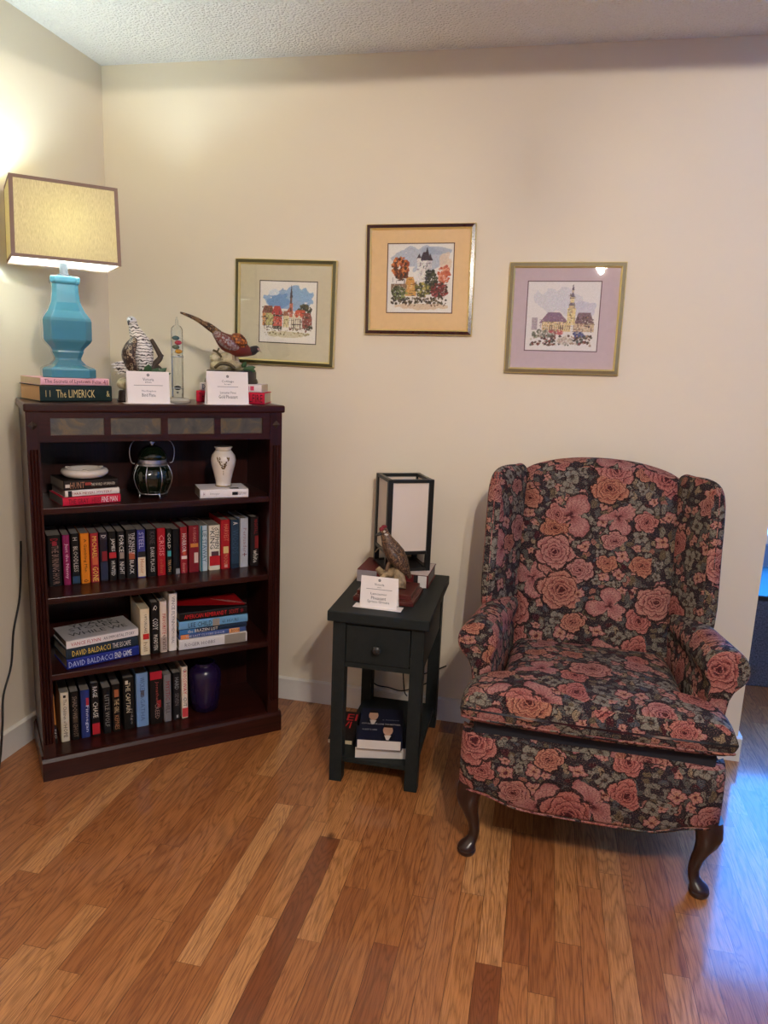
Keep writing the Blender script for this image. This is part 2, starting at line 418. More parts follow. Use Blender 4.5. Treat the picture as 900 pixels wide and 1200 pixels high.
# low grey piece in the next room
gt = thing('ottoman', 'low dark grey textured ottoman with black top rim beyond the wall end at right', 'ottoman', F((2.62, .722), math.radians(4)))
t_ = NT('charcoal_boucle'); P_ = t_.obco(); n_ = t_.noise(P_, 140, 3, .7)
t_.bsdf(t_.ramp(n_, [(.3, lin((38, 38, 46))), (.7, lin((96, 96, 106)))]), .95, normal=t_.bump(n_, .5, .004))
bm = new_bm(); box(bm, 0, 1.1, 0, .55, 0, .413); obj('upholstered_base', bm, t_.m, gt, bevel=.012)
bm = new_bm(); box(bm, -.008, 1.108, -.008, .558, .413, .437); obj('top_rim', bm, plain((18, 18, 22), .5), gt, bevel=.006)

# ------------------------------------------------------------------ chandelier behind the viewer
ch = thing('chandelier', 'warm chandelier mirrored in the glass of the lilac-matted picture', 'chandelier', F((2.06, -2.52), 0))
bm = new_bm(); lathe(bm, [(.001, 2.44), (.06, 2.44), (.055, 2.41), (.012, 2.395), (.012, 2.25), (.03, 2.24), (.034, 2.21), (.02, 2.18), (.001, 2.17)], 20)
obj('stem', bm, BRASS, ch, smooth=40)
WARM = emit('warm_lamp_glow', (1.0, .905, .785), 4800.)
TUL = emit('lit_frosted_tulip', (1.0, .9, .8), 40.)
for k in range(3):
    a = 2*PI*k/3+.15; c_, s_ = .105*math.cos(a), .105*math.sin(a)
    bm = new_bm(); tube(bm, spline([(0, 0, 2.22), (.5*c_, .5*s_, 2.25), (.9*c_, .9*s_, 2.21), (c_, s_, 2.15), (c_, s_, 2.115)], 5), .006)
    arm = obj('arm', bm, BRASS, ch, smooth=0)
    bm = new_bm(); lathe(bm, [(.001, 2.118), (.014, 2.116), (.024, 2.105), (.030, 2.085), (.036, 2.070), (.033, 2.069), (.026, 2.083), (.020, 2.100), (.001, 2.108)], 24, (c_, s_, 0)); obj('tulip_shade', bm, TUL, arm, smooth=0)
    bm = new_bm(); ico(bm, (c_, s_, 2.052), .0135, 3, (1, 1, 1.3)); obj('bulb', bm, WARM, arm, smooth=0)

# ------------------------------------------------------------------ bookcase
BK = F((.2235, -.814), .7315)
D = .312
bc = thing('bookcase', 'dark mahogany open bookcase with slate tile frieze set across the room corner', 'bookcase', BK)
bm = new_bm(); box(bm, -.002, .827, -.006, D, 1.2035, 1.2294); obj('top_panel', bm, MAHOGX, bc, bevel=.006)
for nm, xa, xb in (('stile', .003, .0395), ('stile', .7735, .8165)):
    bm = new_bm(); w = xb-xa
    box(bm, xa, xb, 0, .022, 1.09, 1.2035); box(bm, xa, xb, 0, .022, .0, .125)
    prof = [(0, .022)]; 
    prof += [(0, 0), (.15, 0)]
    for k in range(3):
        x0 = .17+k*.24
        prof += [(x0, 0), (x0+.04, .004), (x0+.09, .0055), (x0+.14, .004), (x0+.18, 0)]
    prof += [(.86, 0), (1, 0), (1, .022)]
    prism(bm, prof, lambda p: (xa+w*p[0], p[1], .125), lambda p: (xa+w*p[0], p[1], 1.09))
    st = obj('stile', bm, MAHOG, bc)
    cx = (xa+xb)/2; bm = new_bm(); r = .0145; zc = 1.163
    vs = [bm.verts.new(p) for p in ((cx-r, -.0005, zc), (cx, -.0005, zc-r), (cx+r, -.0005, zc), (cx, -.0005, zc+r), (cx, -.011, zc))]
    for i in range(4): bm.faces.new([vs[i], vs[(i+1) % 4], vs[4]])
    bm.faces.new(vs[:4]); obj('corner_stud', bm, plain((70, 58, 54), .35, .6), st)
for xa, xb in ((.006, .026), (.7945, .8145)):
    bm = new_bm(); box(bm, xa, xb, .022, D, 0, 1.2035); obj('side_panel', bm, MAHOG, bc)
bm = new_bm(); box(bm, .026, .7945, D-.012, D-.004, .02, 1.2035); obj('back_panel', bm, MAHOG, bc)
bm = new_bm()
tx = [(.071, .225), (.245, .400), (.422, .576), (.598, .746)]
box(bm, .0395, .7735, .004, .02, 1.186, 1.2035); box(bm, .0395, .7735, .004, .02, 1.112, 1.133)
e = [.0395]+[v for p in tx for v in p]+[.7735]
for i in range(0, len(e), 2): box(bm, e[i], e[i+1], .004, .02, 1.133, 1.186)
obj('frieze_rail', bm, MAHOGX, bc)
t_ = NT('slate_tile'); P_ = t_.obco(); n_ = t_.noise(P_, 14, 5, .6, 1.)
t_.bsdf(t_.ramp(n_, [(.3, lin((54, 51, 51))), (.5, lin((76, 70, 62))), (.6, lin((100, 82, 56))), (.72, lin((72, 72, 74)))]), .5, normal=t_.bump(n_, .4, .003))
for a, b in tx:
    bm = new_bm(); box(bm, a, b, .010, .018, 1.133, 1.186); obj('slate_tile', bm, t_.m, bc)
SH = {1: .907, 2: .617, 3: .359, 4: .078}
for k in (1, 2, 3):
    bm = new_bm(); box(bm, .026, .7945, .010, D-.012, SH[k]-.020, SH[k]); obj('shelf', bm, MAHOGX, bc, bevel=.002)
bm = new_bm(); box(bm, .026, .7945, .006, D-.012, .05, SH[4]); obj('shelf', bm, MAHOGX, bc)
bm = new_bm()
pr = [(.02, 0), (-.008, 0), (-.008, .064), (-.002, .075), (.006, .0775), (.02, .0775)]
prism(bm, pr, lambda p: (-.003, p[0], p[1]), lambda p: (.826, p[0], p[1]))
pr2 = [(0, 0), (0, .064), (.006, .0765), (.012, .0765), (.012, 0)]
prism(bm, pr2, lambda p: (-.003+p[0], .02, p[1]), lambda p: (-.003+p[0], D, p[1]))
prism(bm, pr2, lambda p: (.826-p[0], .02, p[1]), lambda p: (.826-p[0], D, p[1]))
obj('base_plinth', bm, MAHOGX, bc)

# ------------------------------------------------------------------ books
def book(label, w, d, h, rgb, mat, texts=(), bands=(), pages=None, hard=True, group=None, cover=None, tilt=0):
    """local: spine at y=0 facing -y, thickness along x (centred), height along z"""
    b = thing('book', label, 'book', mat, group)
    mats = [plain(rgb, .5, 0., .22, name='book_cover', noise=.1)]
    def mi(c):
        m = plain(c, .5, 0., .22)
        if m not in mats: mats.append(m)
        return mats.index(m)
    t = .0026 if hard else .0009; hw = w/2; rb = min(.004, w*.2)
    bm = new_bm()
    U = [(-hw, d), (-hw, rb), (-hw+rb*.35, rb*.3), (-hw+rb, 0), (0, -.0008), (hw-rb, 0), (hw-rb*.35, rb*.3), (hw, rb), (hw, d), (hw-t, d), (hw-t, rb+.001), (-hw+t, rb+.001), (-hw+t, d)]
    prism(bm, U, lambda p: (p[0], p[1], 0), lambda p: (p[0], p[1], h))
    y = -.0012
    for z0, z1, c, *x in bands:
        xa, xb = (x if x else (-.93, .93))
        quad(bm, (xa*hw, y, z0*h), (xb*hw, y, z0*h), (xb*hw, y, z1*h), (xa*hw, y, z1*h), mi(c))
    for s, zc, L, c, *o in texts:
        xo, hh = (o+[0, .5])[:2] if len(o) >= 2 else (0, .55)
        text(bm, s, (xo*hw, y-.0005, zc*h), (0, 0, -1), (1, 0, 0), L*h, hh*w, mi(c))
    if cover: cover(bm, mi, hw, d, h)
    obj('cover', bm, mats, b)
    ov = .003 if hard else 0.0003
    bm = new_bm(); box(bm, -hw+t, hw-t, rb+.001, d-ov, ov, h-ov); obj('page_block', bm, pages or CREAM, b)
    return b
def stand(x0, x1, yf, zs, h, label, rgb, texts=(), bands=(), d=.16, lean=0, group=None, **k):
    w = (x1-x0)-.0012
    M = at(BK, (x0+x1)/2, yf, zs+.0004) @ Matrix.Rotation(lean, 4, 'Y')
    if lean: M = M @ Matrix.Translation((0, 0, abs(math.sin(lean))*w/2))
    return book(label, w, d, h, rgb, M, texts, bands, group=group, **k)
def lie(frame, x, y, z, length, w, d, rz, label, rgb, texts=(), bands=(), flip=False, **k):
    """lying flat, spine to the front, head of the spine to the left; x,y = front left corner"""
    M = at(frame, x, y, z, rz) @ Matrix.Translation((length, 0, w/2)) @ Matrix.Rotation(-PI/2, 4, 'Y')
    return book(label, w, d, length, rgb, M, texts, bands, **k)

BLK, WHT, RED, CRM = (22, 18, 18), (226, 216, 206), (168, 26, 36), (222, 208, 182)
g2 = 'novels standing on the second shelf'
Z2 = SH[2]; Yf = .138
R2 = [ # x0 x1 h rgb label texts bands
 (.056, .0985, .173, BLK, 'thick black novel with mottled rose lettering at the left end of the second shelf', [('THE BURNING HOUR', .42, .76, (150, 116, 104), .1, .5), ('D.', .9, .08, RED)], [(.80, .88, (150, 40, 50), -.3, .4)]),
 (.102, .1255, .172, (140, 34, 84), 'slim magenta novel with white script on the second shelf', [('Just the Nanny', .48, .7, (236, 190, 205))], []),
 (.128, .1545, .174, BLK, 'black novel with pale lettering between the magenta and orange books', [('BLOODLESS', .5, .5, (206, 190, 178), .05, .55), ('H', .9, .06, (200, 190, 180))], [(.02, .16, (50, 70, 92))]),
 (.1565, .186, .173, (228, 128, 28), 'bright orange novel with black lettering on the second shelf', [('A Gambling Man', .56, .66, (40, 24, 14), 0, .4), ('o', .05, .06, (60, 30, 14))], []),
 (.188, .2155, .171, (166, 42, 48), 'red novel with yellow word GONE on the second shelf', [('GONE', .17, .30, (244, 206, 92), .05, .7), ('MICHAEL', .72, .44, (240, 196, 90), 0, .55)], [(.36, .52, (206, 98, 60), -.6, .7)]),
 (.218, .2445, .171, (38, 30, 40), 'dark novel with one red figure, right of the red and yellow GONE book', [('D', .92, .06, WHT)], [(.86, .97, (60, 50, 60)), (.42, .62, (132, 34, 40), -.5, .8), (.03, .40, (46, 50, 70))]),
 (.2465, .2725, .172, BLK, 'black novel with bold white lettering around a red square on the second shelf', [('JAMES', .73, .26, WHT, .05, .6), ('HUNTED', .25, .3, WHT, .05, .5)], [(.46, .58, (188, 44, 50))]),
 (.2755, .301, .171, (28, 24, 26), 'black novel with white capitals and a pale portrait square on the second shelf', [('FORCE', .75, .34, WHT, .05, .6), ('NIGHT', .24, .26, WHT, .05, .6)], [(.44, .57, (150, 130, 120), -.5, .7)]),
 (.304, .3395, .174, (26, 22, 22), 'wider black novel with white capitals over an orange tiger face', [('THE VALLEY', .72, .44, WHT, .35, .3), ('SILENCE', .72, .40, (206, 196, 190), -.25, .28), ('BLACK', .24, .28, WHT, 0, .4)], [(.40, .54, (176, 88, 56), -.5, .6)]),
 (.341, .3695, .171, (62, 62, 132), 'half blue, half cream novel on the second shelf', [('Honor', .24, .30, (190, 108, 84), .1, .5), ('STEEL', .78, .34, (176, 172, 206), 0, .6)], [(.02, .43, (226, 200, 164)), (.43, .55, (40, 36, 38))]),
 (.3735, .4075, .171, BLK, 'plain black novel with small white title right of the blue and cream one', [('DARK PLACES', .36, .52, (210, 200, 192), .1, .4), ('KANE', .82, .26, (84, 74, 74), .1, .5)], []),
 (.4095, .439, .172, (172, 26, 38), 'red novel with pinkish capitals at the middle of the second shelf', [('CRISIS', .64, .44, (228, 138, 138), 0, .6), ('collins', .2, .3, (196, 100, 70), 0, .4)], []),
 (.4415, .4605, .168, (24, 26, 26), 'slim black novel with a teal patch on the second shelf', [('COLD', .74, .34, WHT), ('TRUTH', .2, .26, (214, 160, 110))], [(.40, .52, (72, 160, 160), -.7, .7)]),
 (.4625, .489, .164, (18, 15, 17), 'black novel standing right of the one with the teal patch', [], [(.0, .12, (150, 146, 150), -.2, .9)]),
 (.4905, .5165, .170, (150, 34, 42), 'red novel with the white word HORROR on the second shelf', [('HORROR', .66, .40, WHT, 0, .6), ('deaver', .12, .22, (220, 150, 130), 0, .5)], [(.31, .38, (230, 205, 195), -.8, .8), (.40, .5, (200, 90, 60), -.4, .4)]),
 (.5205, .5585, .173, (128, 30, 40), 'broad maroon novel with a pale figure low on the spine', [('ROBARDS', .78, .36, (190, 120, 110), .1, .3)], [(.54, .62, (206, 130, 60), -.7, .8), (.20, .42, (220, 190, 180), 0, .8)]),
 (.562, .5895, .170, (188, 200, 206), 'white and teal novel with tall dark grey capitals on the second shelf', [('LIE STAWAY', .55, .70, (58, 92, 108), .12, .56)], [(.0, 1, (56, 108, 122), -.93, -.45)]),
 (.594, .6365, .168, (230, 218, 198), 'wide cream novel with the black word KING on the second shelf', [('KING', .68, .40, (22, 18, 18), -.42, .42), ('STEPHEN', .70, .44, (22, 18, 18), .42, .36), ('S', .93, .06, (120, 100, 80))], [(.10, .32, (190, 36, 44)), (.32, .42, (92, 60, 66), -.6, .7)]),
 (.6385, .6745, .186, (170, 28, 36), 'tall red novel with a gold emblem near the right end of the second shelf', [('HARVEST', .74, .34, (214, 120, 92), .1, .5), ('MOON', .2, .2, (226, 140, 110), 0, .5)], [(.32, .46, (222, 190, 130), -.5, .6), (.03, .09, (214, 150, 140), -.3, .4)]),
 (.677, .7095, .183, (44, 62, 84), 'tall slate blue novel near the right end of the second shelf', [('A', .93, .06, WHT), ('WOODS', .55, .5, (64, 86, 110), 0, .7)], [(.02, .09, (34, 46, 64))]),
 (.7125, .7445, .187, (184, 186, 198), 'tall pale grey novel with faint maroon lettering near the right end', [('Persuader', .55, .5, (150, 112, 122), .1, .4), ('+', .26, .07, (120, 60, 70))], []),
 (.7525, .7855, .189, (34, 26, 28), 'tall black novel with red and white script at the right end of the second shelf', [('NIGHTFALL', .8, .3, (150, 44, 48), .2, .4), ('white', .2, .26, WHT, .2, .6)], [(.36, .62, (126, 36, 38), .0, .9)]),
]
for x0, x1, h, rgb, lab, tx_, bd in R2:
    stand(x0, x1, Yf, Z2, h, lab, rgb, tx_, bd, d=.15, group=g2, hard=h > .18, pages=GREYP)
g4 = 'novels standing on the bottom shelf'
Z4 = SH[4]; Y4 = .089
R4 = [
 (.045, .0555, .172, (196, 124, 60), 'thin orange and black book leaning at the left end of the bottom shelf', [('NO', .2, .2, WHT)], [(.0, .4, (26, 22, 24))], .035),
 (.065, .0935, .178, (226, 210, 180), 'cream novel with brown lettering leaning slightly on the bottom shelf', [('The Children of', .62, .50, (100, 66, 50), .05, .38), ('HOPE', .22, .26, (80, 52, 40), .05, .45)], [(.90, .95, (40, 30, 26), -.3, .3)], -.012),
 (.099, .126, .175, (24, 20, 20), 'black novel with brown flourishes beside the cream one on the bottom shelf', [('SHADOWS', .68, .46, (150, 128, 112)), ('GHOST', .2, .28, (140, 116, 100))], [(.36, .5, (86, 70, 58), -.5, .5)], 0),
 (.1295, .1595, .174, (48, 58, 118), 'navy blue novel with a red word and white lettering on the bottom shelf', [('Finnegan', .40, .56, (214, 216, 236), .35, .45)], [(.66, .84, (190, 54, 62), .2, .8)], -.01),
 (.1645, .192, .194, (26, 22, 24), 'tall black novel with white capitals over red on the bottom shelf', [('RAGE', .84, .2, WHT), ('CHASE', .5, .3, WHT, 0, .6)], [(.03, .24, (190, 40, 48))], 0),
 (.2025, .230, .170, (28, 26, 28), 'black novel with grey sketchy lettering on the bottom shelf', [('LITTLE WOLF', .5, .7, (142, 138, 136)), ], [], 0),
 (.2335, .262, .176, (26, 20, 18), 'black novel with a copper disc and cream title on the bottom shelf', [('THE GIRL', .55, .3, (206, 178, 140)), ('KEPNES', .2, .3, (176, 120, 80))], [(.74, .9, (168, 96, 60), -.5, .6)], 0),
 (.2705, .3095, .194, (24, 21, 20), 'wide black novel with tall cream capitals left of the light blue book', [('THE CAPTAIN', .62, .58, (216, 198, 160), -.15, .4), ('ridge', .24, .3, (150, 140, 130), .4, .25)], [(.88, .95, (214, 200, 180), -.6, -.1)], 0),
 (.3145, .3575, .203, (120, 152, 194), 'large light blue hardcover with faint grey lettering on the bottom shelf', [('WICKED', .78, .28, (72, 92, 130), 0, .4), ('AGATHA', .36, .5, (92, 112, 150), 0, .35)], [(.56, .68, (86, 84, 96), -.3, .3)], 0),
 (.3615, .407, .203, (26, 20, 20), 'black hardcover with a red top band right of the light blue book', [('Jonathan', .6, .4, (170, 80, 70), .1, .3), ('CREED', .24, .3, (150, 120, 110), .1, .35)], [(.84, .99, (184, 36, 52)), (.30, .44, (150, 40, 44), .1, .7)], 0),
 (.411, .4385, .181, (128, 122, 124), 'grey novel with dark red lettering on the bottom shelf', [('MYSTIC', .66, .4, (140, 44, 56)), ('HILL', .28, .24, (60, 50, 54))], [], 0),
 (.444, .471, .181, (30, 28, 32), 'black novel between the grey and the cream-coral books on the bottom shelf', [('HARD', .78, .26, (150, 150, 156)), ('SEVEN', .44, .26, (120, 110, 112))], [(.04, .1, (176, 170, 170), -.2, .3)], 0),
 (.475, .4985, .199, (232, 214, 196), 'cream and coral novel with red lettering beside the purple jar', [('ROSSWAY', .7, .46, (206, 60, 56)), ('G', .94, .05, (90, 70, 60)), ('CUT', .32, .18, (40, 60, 56))], [(.02, .2, (212, 72, 76))], 0),
]
for x0, x1, h, rgb, lab, tx_, bd, ln in R4:
    stand(x0, x1, Y4, Z4, h, lab, rgb, tx_, bd, d=.16, lean=-ln, group=g4, hard=h > .19, pages=GREYP)
# third shelf: lying pile, standing four, lying pile of six
Z3 = SH[3]
gl = 'hardcovers lying at the left of the third shelf'
L3 = .238
def silver_cover(bm, mi, hw, d, h):
    for k, (s, yy, l) in enumerate((('WHILE WE', .050, .80), ('STOLEN', .095, .7), ('YEARS', .130, .62))):
        text(bm, s, (hw+.0006, yy, h*.5), (0, 0, -1), (0, 1, 0), h*l, .030, mi((42, 40, 42)))
a3 = math.radians(9)
lie(BK, .089, .030, Z3+.0005, L3, .035, .155, a3, 'blue hardcover at the bottom of the left pile on the third shelf', (34, 46, 130), [('DAVID BALDACCI', .68, .60, (176, 186, 226), 0, .55), ('END GAME', .23, .24, (240, 240, 244), 0, .6)], group=gl)
lie(BK, .087, .030, Z3+.0365, L3, .035, .150, a3, 'dark slate hardcover with yellow lettering in the middle of the left pile', (36, 48, 62), [('DAVID BALDACCI', .66, .52, (232, 196, 84), 0, .55), ('THE ESCAPE', .24, .26, WHT, 0, .5)], group=gl)
lie(BK, .089, .032, Z3+.0725, L3, .027, .150, a3, 'silver-jacketed hardcover with black script on top of the left pile', (176, 170, 168), [('VANCE FLYNN', .74, .40, (176, 52, 54), 0, .45), ('AN IMMORTAL STORY', .28, .44, (70, 64, 66), 0, .4)], [(.0, 1, (222, 212, 206))], group=gl, cover=silver_cover, pages=GREYP)
gs = 'novels standing in the middle of the third shelf'
ZZ = Z3
stand(.329, .362, .061, ZZ, .167, 'thick cream novel with a red block beside the left pile on the third shelf', (224, 206, 172), [('UPTON LAKE', .68, .4, (60, 50, 44), .1, .3), ('hill', .18, .2, (150, 120, 90), 0, .4)], [(.34, .46, (190, 40, 40), -.5, .8)], d=.165, group=gs, pages=CREAM)
stand(.366, .394, .060, ZZ, .186, 'black novel with white capitals on the third shelf', BLK, [('CODY', .58, .22, WHT, 0, .7), ('McFADYEN', .22, .3, WHT, 0, .5), ('Q', .9, .1, WHT)], [], d=.165, group=gs, pages=GREYP)
stand(.396, .421, .060, ZZ, .186, 'cream novel with red title between black and tall white ones', (220, 200, 184), [('FAVORITE', .56, .4, (180, 40, 50), .1, .5), ('evans', .2, .3, (110, 80, 76), .1, .5)], [(.02, .3, (176, 160, 150))], d=.165, group=gs, pages=GREYP)
stand(.4245, .4535, .060, ZZ, .211, 'tall white hardcover with spaced grey lettering on the third shelf', (232, 222, 214), [('VINCE FLYNN', .70, .5, (112, 104, 106), 0, .4), ('MEMORIAL', .28, .30, (122, 112, 112), 0, .35)], [], d=.17, lean=.02, group=gs, pages=CREAM)
gr = 'hardcovers lying at the right of the third shelf'
def red_cover(bm, mi, hw, d, h):
    quad(bm, (hw+.0005, .01, .002), (hw+.0005, d-.004, .002), (hw+.0005, d-.004, h-.002), (hw+.0005, d*.55, h-.002), mi((168, 16, 24)))
    for k in range(4):
        z0 = h*(.18+.07*k)
        quad(bm, (hw+.0009, .02+.012*k, z0-.05), (hw+.0009, .025+.012*k, z0-.05), (hw+.0009, .085+.012*k, z0+.006), (hw+.0009, .08+.012*k, z0+.006), mi((210, 150, 140)))
zz = Z3+.0005
PR = [
 (.458, .048, .248, .038, -1.5, (220, 214, 212), [('ROGER HOBBS', .70, .44, (120, 112, 112), 0, .34)], [(.02, .34, (150, 140, 130))], 'white hardcover with a grey band at the bottom of the right pile'),
 (.460, .052, .244, .018, -1., (72, 92, 146), [('THE LAST CLOSED DOOR', .62, .58, (190, 196, 214), 0, .4), ('BOOK', .16, .14, (90, 40, 20), 0, .6)], [(.86, .98, (224, 140, 86)), (.10, .26, (226, 160, 110))], 'blue hardcover with tan label blocks in the right pile'),
 (.460, .050, .246, .019, -1.2, (30, 46, 70), [('the BRAZEN LIST', .66, .44, WHT, 0, .6)], [(.76, 1, (54, 110, 170))], 'dark navy hardcover below the sky blue one in the right pile'),
 (.458, .046, .250, .029, -1.5, (110, 160, 200), [('LEE CHILD', .70, .34, (20, 22, 30), 0, .6), ('61 HOURS', .26, .24, (40, 52, 70), 0, .42)], [(.42, .52, (150, 140, 130))], 'sky blue hardcover with bold black author lettering in the right pile'),
 (.460, .048, .246, .032, -1.2, (24, 18, 20), [('AMERICAN REMBRANDT', .62, .62, (214, 44, 44), 0, .5), ('SCOTT', .2, .14, (206, 60, 54), 0, .5), ('*', .08, .05, RED)], [], 'black hardcover with red capitals and a red cover on top of the right pile'),
]
for i, (x, y, L, w, rz, rgb, tx_, bd, lab) in enumerate(PR):
    lie(BK, x, y, zz, L, w, .16, math.radians(rz), lab, rgb, tx_, bd, group=gr, cover=red_cover if i == 4 else None, pages=CREAM)
    zz += w+.0008
# top shelf piles
Z1 = SH[1]; g1 = 'books lying under the white dish'
lie(BK, .098, .024, Z1+.0005, .180, .027, .155, math.radians(9), 'red paperback at the bottom of the small pile under the white dish', (196, 30, 58), [('THE GRAY', .74, .34, (70, 20, 26), 0, .6), ('HEIST', .42, .18, (120, 24, 30), 0, .6), ('FINE MAN', .2, .28, (240, 214, 214), 0, .66)], group=g1, hard=False, pages=GREYP)
lie(BK, .106, .028, Z1+.0285, .170, .020, .15, math.radians(9), 'white paperback in the middle of the small pile under the dish', (222, 212, 206), [('TARA MEYERS MYSTERY', .52, .74, (150, 50, 56), 0, .4)], [(.88, .95, (30, 28, 30))], group=g1, hard=False, pages=GREYP)
lie(BK, .104, .028, Z1+.0495, .166, .030, .15, math.radians(9), 'black paperback on top of the small pile under the dish', (32, 24, 22), [('HUNT', .76, .26, (170, 120, 92), 0, .66), ('THE WORLD OF SPRINGER', .28, .46, (208, 196, 176), 0, .3)], [(.90, .98, (206, 196, 186), -.4, .3), (.5, .62, (150, 60, 50), -.1, .5)], group=g1, hard=False, pages=GREYP)
def horse_cover(bm, mi, hw, d, h):
    quad(bm, (hw+.0005, .006, .03), (hw+.0005, .03, .03), (hw+.0005, .03, .062), (hw+.0005, .006, .062), mi((30, 26, 28)))
lie(BK, .533, .030, Z1+.0005, .166, .031, .12, math.radians(-7), 'white paperback lying under the ivory vase', (226, 218, 218), [('Stranger', .70, .2, (120, 110, 116), 0, .26), ('THE LAST COWBOY', .13, .20, (96, 90, 96), 0, .3), ('H', .92, .03, (120, 60, 90), 0, .4)], [(.22, .34, (24, 20, 22), -.35, .35)], hard=False, pages=GREYP, cover=horse_cover)
# books under the lamp, on the bookcase top
ZT = 1.2294; g0 = 'books under the blue lamp'
def stack_top(x, y, L, w, d, rz, lab, rgb, tx_, bd=(), z=0, **k):
    return lie(BK, x, y, ZT+z, L, w, d, math.radians(rz), lab, rgb, tx_, bd, group=k.pop('group', g0), **k)
stack_top(.053, .070, .225, .050, .185, 14, 'thick black-green hardcover with gold title, lower of the two under the blue lamp', (26, 42, 42), [('The LIMERICK', .52, .54, (214, 190, 130), 0, .5), ('1 1', .9, .06, (214, 190, 130), 0, .4), ('&', .06, .05, (214, 190, 130), 0, .4)], z=.0004, pages=pages_mat('tan_page_edges', (206, 168, 122)))
stack_top(.056, .073, .214, .0225, .18, 14, 'pink book with dark script directly under the blue lamp', (228, 172, 182), [('The Secrets of Lyetown', .62, .66, (92, 36, 58), 0, .66), ('Felix', .19, .13, (130, 60, 86), 0, .5), ('41', .06, .06, (120, 20, 70), 0, .7)], z=.0508, hard=False, pages=CREAM)
gp = 'books under the pheasant figurine'
stack_top(.560, .163, .240, .039, .15, -30, 'crimson hardcover, lower of the two under the pheasant figurine', (196, 22, 56), [('THE', .9, .12, (90, 12, 26), 0, .6), ('HELLFIRE', .2, .34, (66, 12, 24), 0, .7)], z=.0004, group=gp, pages=CREAM)
stack_top(.572, .160, .216, .027, .14, -30, 'white paperback directly under the pheasant figurine plinth', (232, 214, 214), [('D', .93, .06, (46, 90, 130), 0, .6), ('a 11', .22, .14, (196, 90, 120), 0, .55)], [(.12, .18, (214, 60, 90), -.5, .6)], z=.0402, group=gp, hard=False, pages=CREAM)

# ------------------------------------------------------------------ lamp
lx, ly, lz = .147, .172, ZT+.0736
lp = thing('table_lamp', 'turquoise ceramic table lamp with rectangular linen shade, switched on', 'lamp', at(BK, lx, ly, lz, 0))
t_ = NT('turquoise_glaze'); P_ = t_.obco()
t_.bsdf(t_.mix(t_.noise(P_, 9, 2), lin((64, 124, 146)), lin((80, 142, 162))), .12, **{'Coat Weight': .6, 'Coat Roughness': .05}); GLZ = t_.m
bm = new_bm()
def octring(hw, hd, ch, z): return [(hw-ch, -hd, z), (hw, -hd+ch, z), (hw, hd-ch, z), (hw-ch, hd, z), (-hw+ch, hd, z), (-hw, hd-ch, z), (-hw, -hd+ch, z), (-hw+ch, -hd, z)]
sc = [(.078, 0), (.079, .004), (.079, .026), (.074, .031), (.052, .040), (.040, .054), (.0385, .060), (.044, .074), (.047, .080), (.0455, .084), (.050, .092), (.068, .112), (.071, .118), (.0715, .176), (.069, .184), (.054, .206), (.043, .232), (.039, .262), (.0385, .288), (.042, .291), (.0435, .296), (.0435, .308), (.040, .312), (.012, .313)]
loft(bm, [octring(r, r*.86, r*.30, z) for r, z in sc])
obj('ceramic_base', bm, GLZ, lp, bevel=.0025)
bm = new_bm(); lathe(bm, [(.019, .313), (.019, .318), (.013, .320), (.013, .362), (.016, .364), (.016, .375), (.006, .377)], 20); obj('neck', bm, plain((120, 122, 128), .35, .8), lp, smooth=40)
t_ = NT('linen_shade'); P_ = t_.obco(); X_, Y_, Z_ = t_.sep(P_)[:3]
wv = t_.noise(t_.comb(t_.M('MULTIPLY', X_, 800.), t_.M('MULTIPLY', Y_, 800.), t_.M('MULTIPLY', Z_, 90.)), 1, 3)
cl = t_.ramp(wv, [(.3, lin((208, 194, 150))), (.7, lin((238, 226, 184)))])
df = t_.n('BsdfDiffuse', {'Color': cl}); tl = t_.n('BsdfTranslucent', {'Color': cl})
mx = t_.n('MixShader', {0: .15, 1: df.outputs[0], 2: tl.outputs[0]}); t_.t.links.new(mx.outputs[0], t_.out.inputs[0]); LINEN = t_.m
bm = new_bm()
sb, stp = 1.650-lz, 1.878-lz   # shade bottom / top (relative)
wb, wt, db, dt_ = .152, .148, .115, .111
def rect(w, d, z): return [(-w, -d, z), (w, -d, z), (w, d, z), (-w, d, z)]
loft(bm, [rect(wb, db, sb), rect(wt, dt_, stp)], caps=False)
sh = obj('lamp_shade', bm, LINEN, lp); so = sh.modifiers.new('thick', 'SOLIDIFY'); so.thickness = .0016; so.offset = 0
bm = new_bm()
for w, d, z in ((wb, db, sb), (wt, dt_, stp-.010)):
    loft(bm, [rect(w+.0012, d+.0012, z), rect(w+.0009, d+.0009, z+.010), rect(w-.001, d-.001, z+.010), rect(w-.001, d-.001, z), rect(w+.0012, d+.0012, z)], caps=False)
for sx in (-1, 1):
    for sy in (-1, 1):
        a, b = (wb+.0013, db+.0013), (wt+.0013, dt_+.0013); q = .011
        loft(bm, [[(sx*(p[0]-q), sy*p[1], z), (sx*p[0], sy*p[1], z), (sx*p[0], sy*(p[1]-q), z)] for p, z in ((a, sb+.010), (b, stp-.010))], closed=False, caps=False)
obj('shade_trim', bm, plain((140, 116, 104), .8, name='taupe_trim'), sh)
t_ = NT('milky_diffuser'); df = t_.n('BsdfDiffuse', {'Color': (.9, .92, .95, 1)}); tl = t_.n('BsdfTranslucent', {'Color': (.9, .92, .95, 1)})
mx = t_.n('MixShader', {0: .5, 1: df.outputs[0], 2: tl.outputs[0]}); t_.t.links.new(mx.outputs[0], t_.out.inputs[0])
bm = new_bm(); q = .017
o_ = rect(wb-.002, db-.002, sb+.004)
ring = [(q*math.cos(2*PI*(k+.5)/16), q*math.sin(2*PI*(k+.5)/16), sb+.004) for k in range(16)]
sq = [(-wb+.002, 0, sb+.004)]
n_ = 16; outer = []
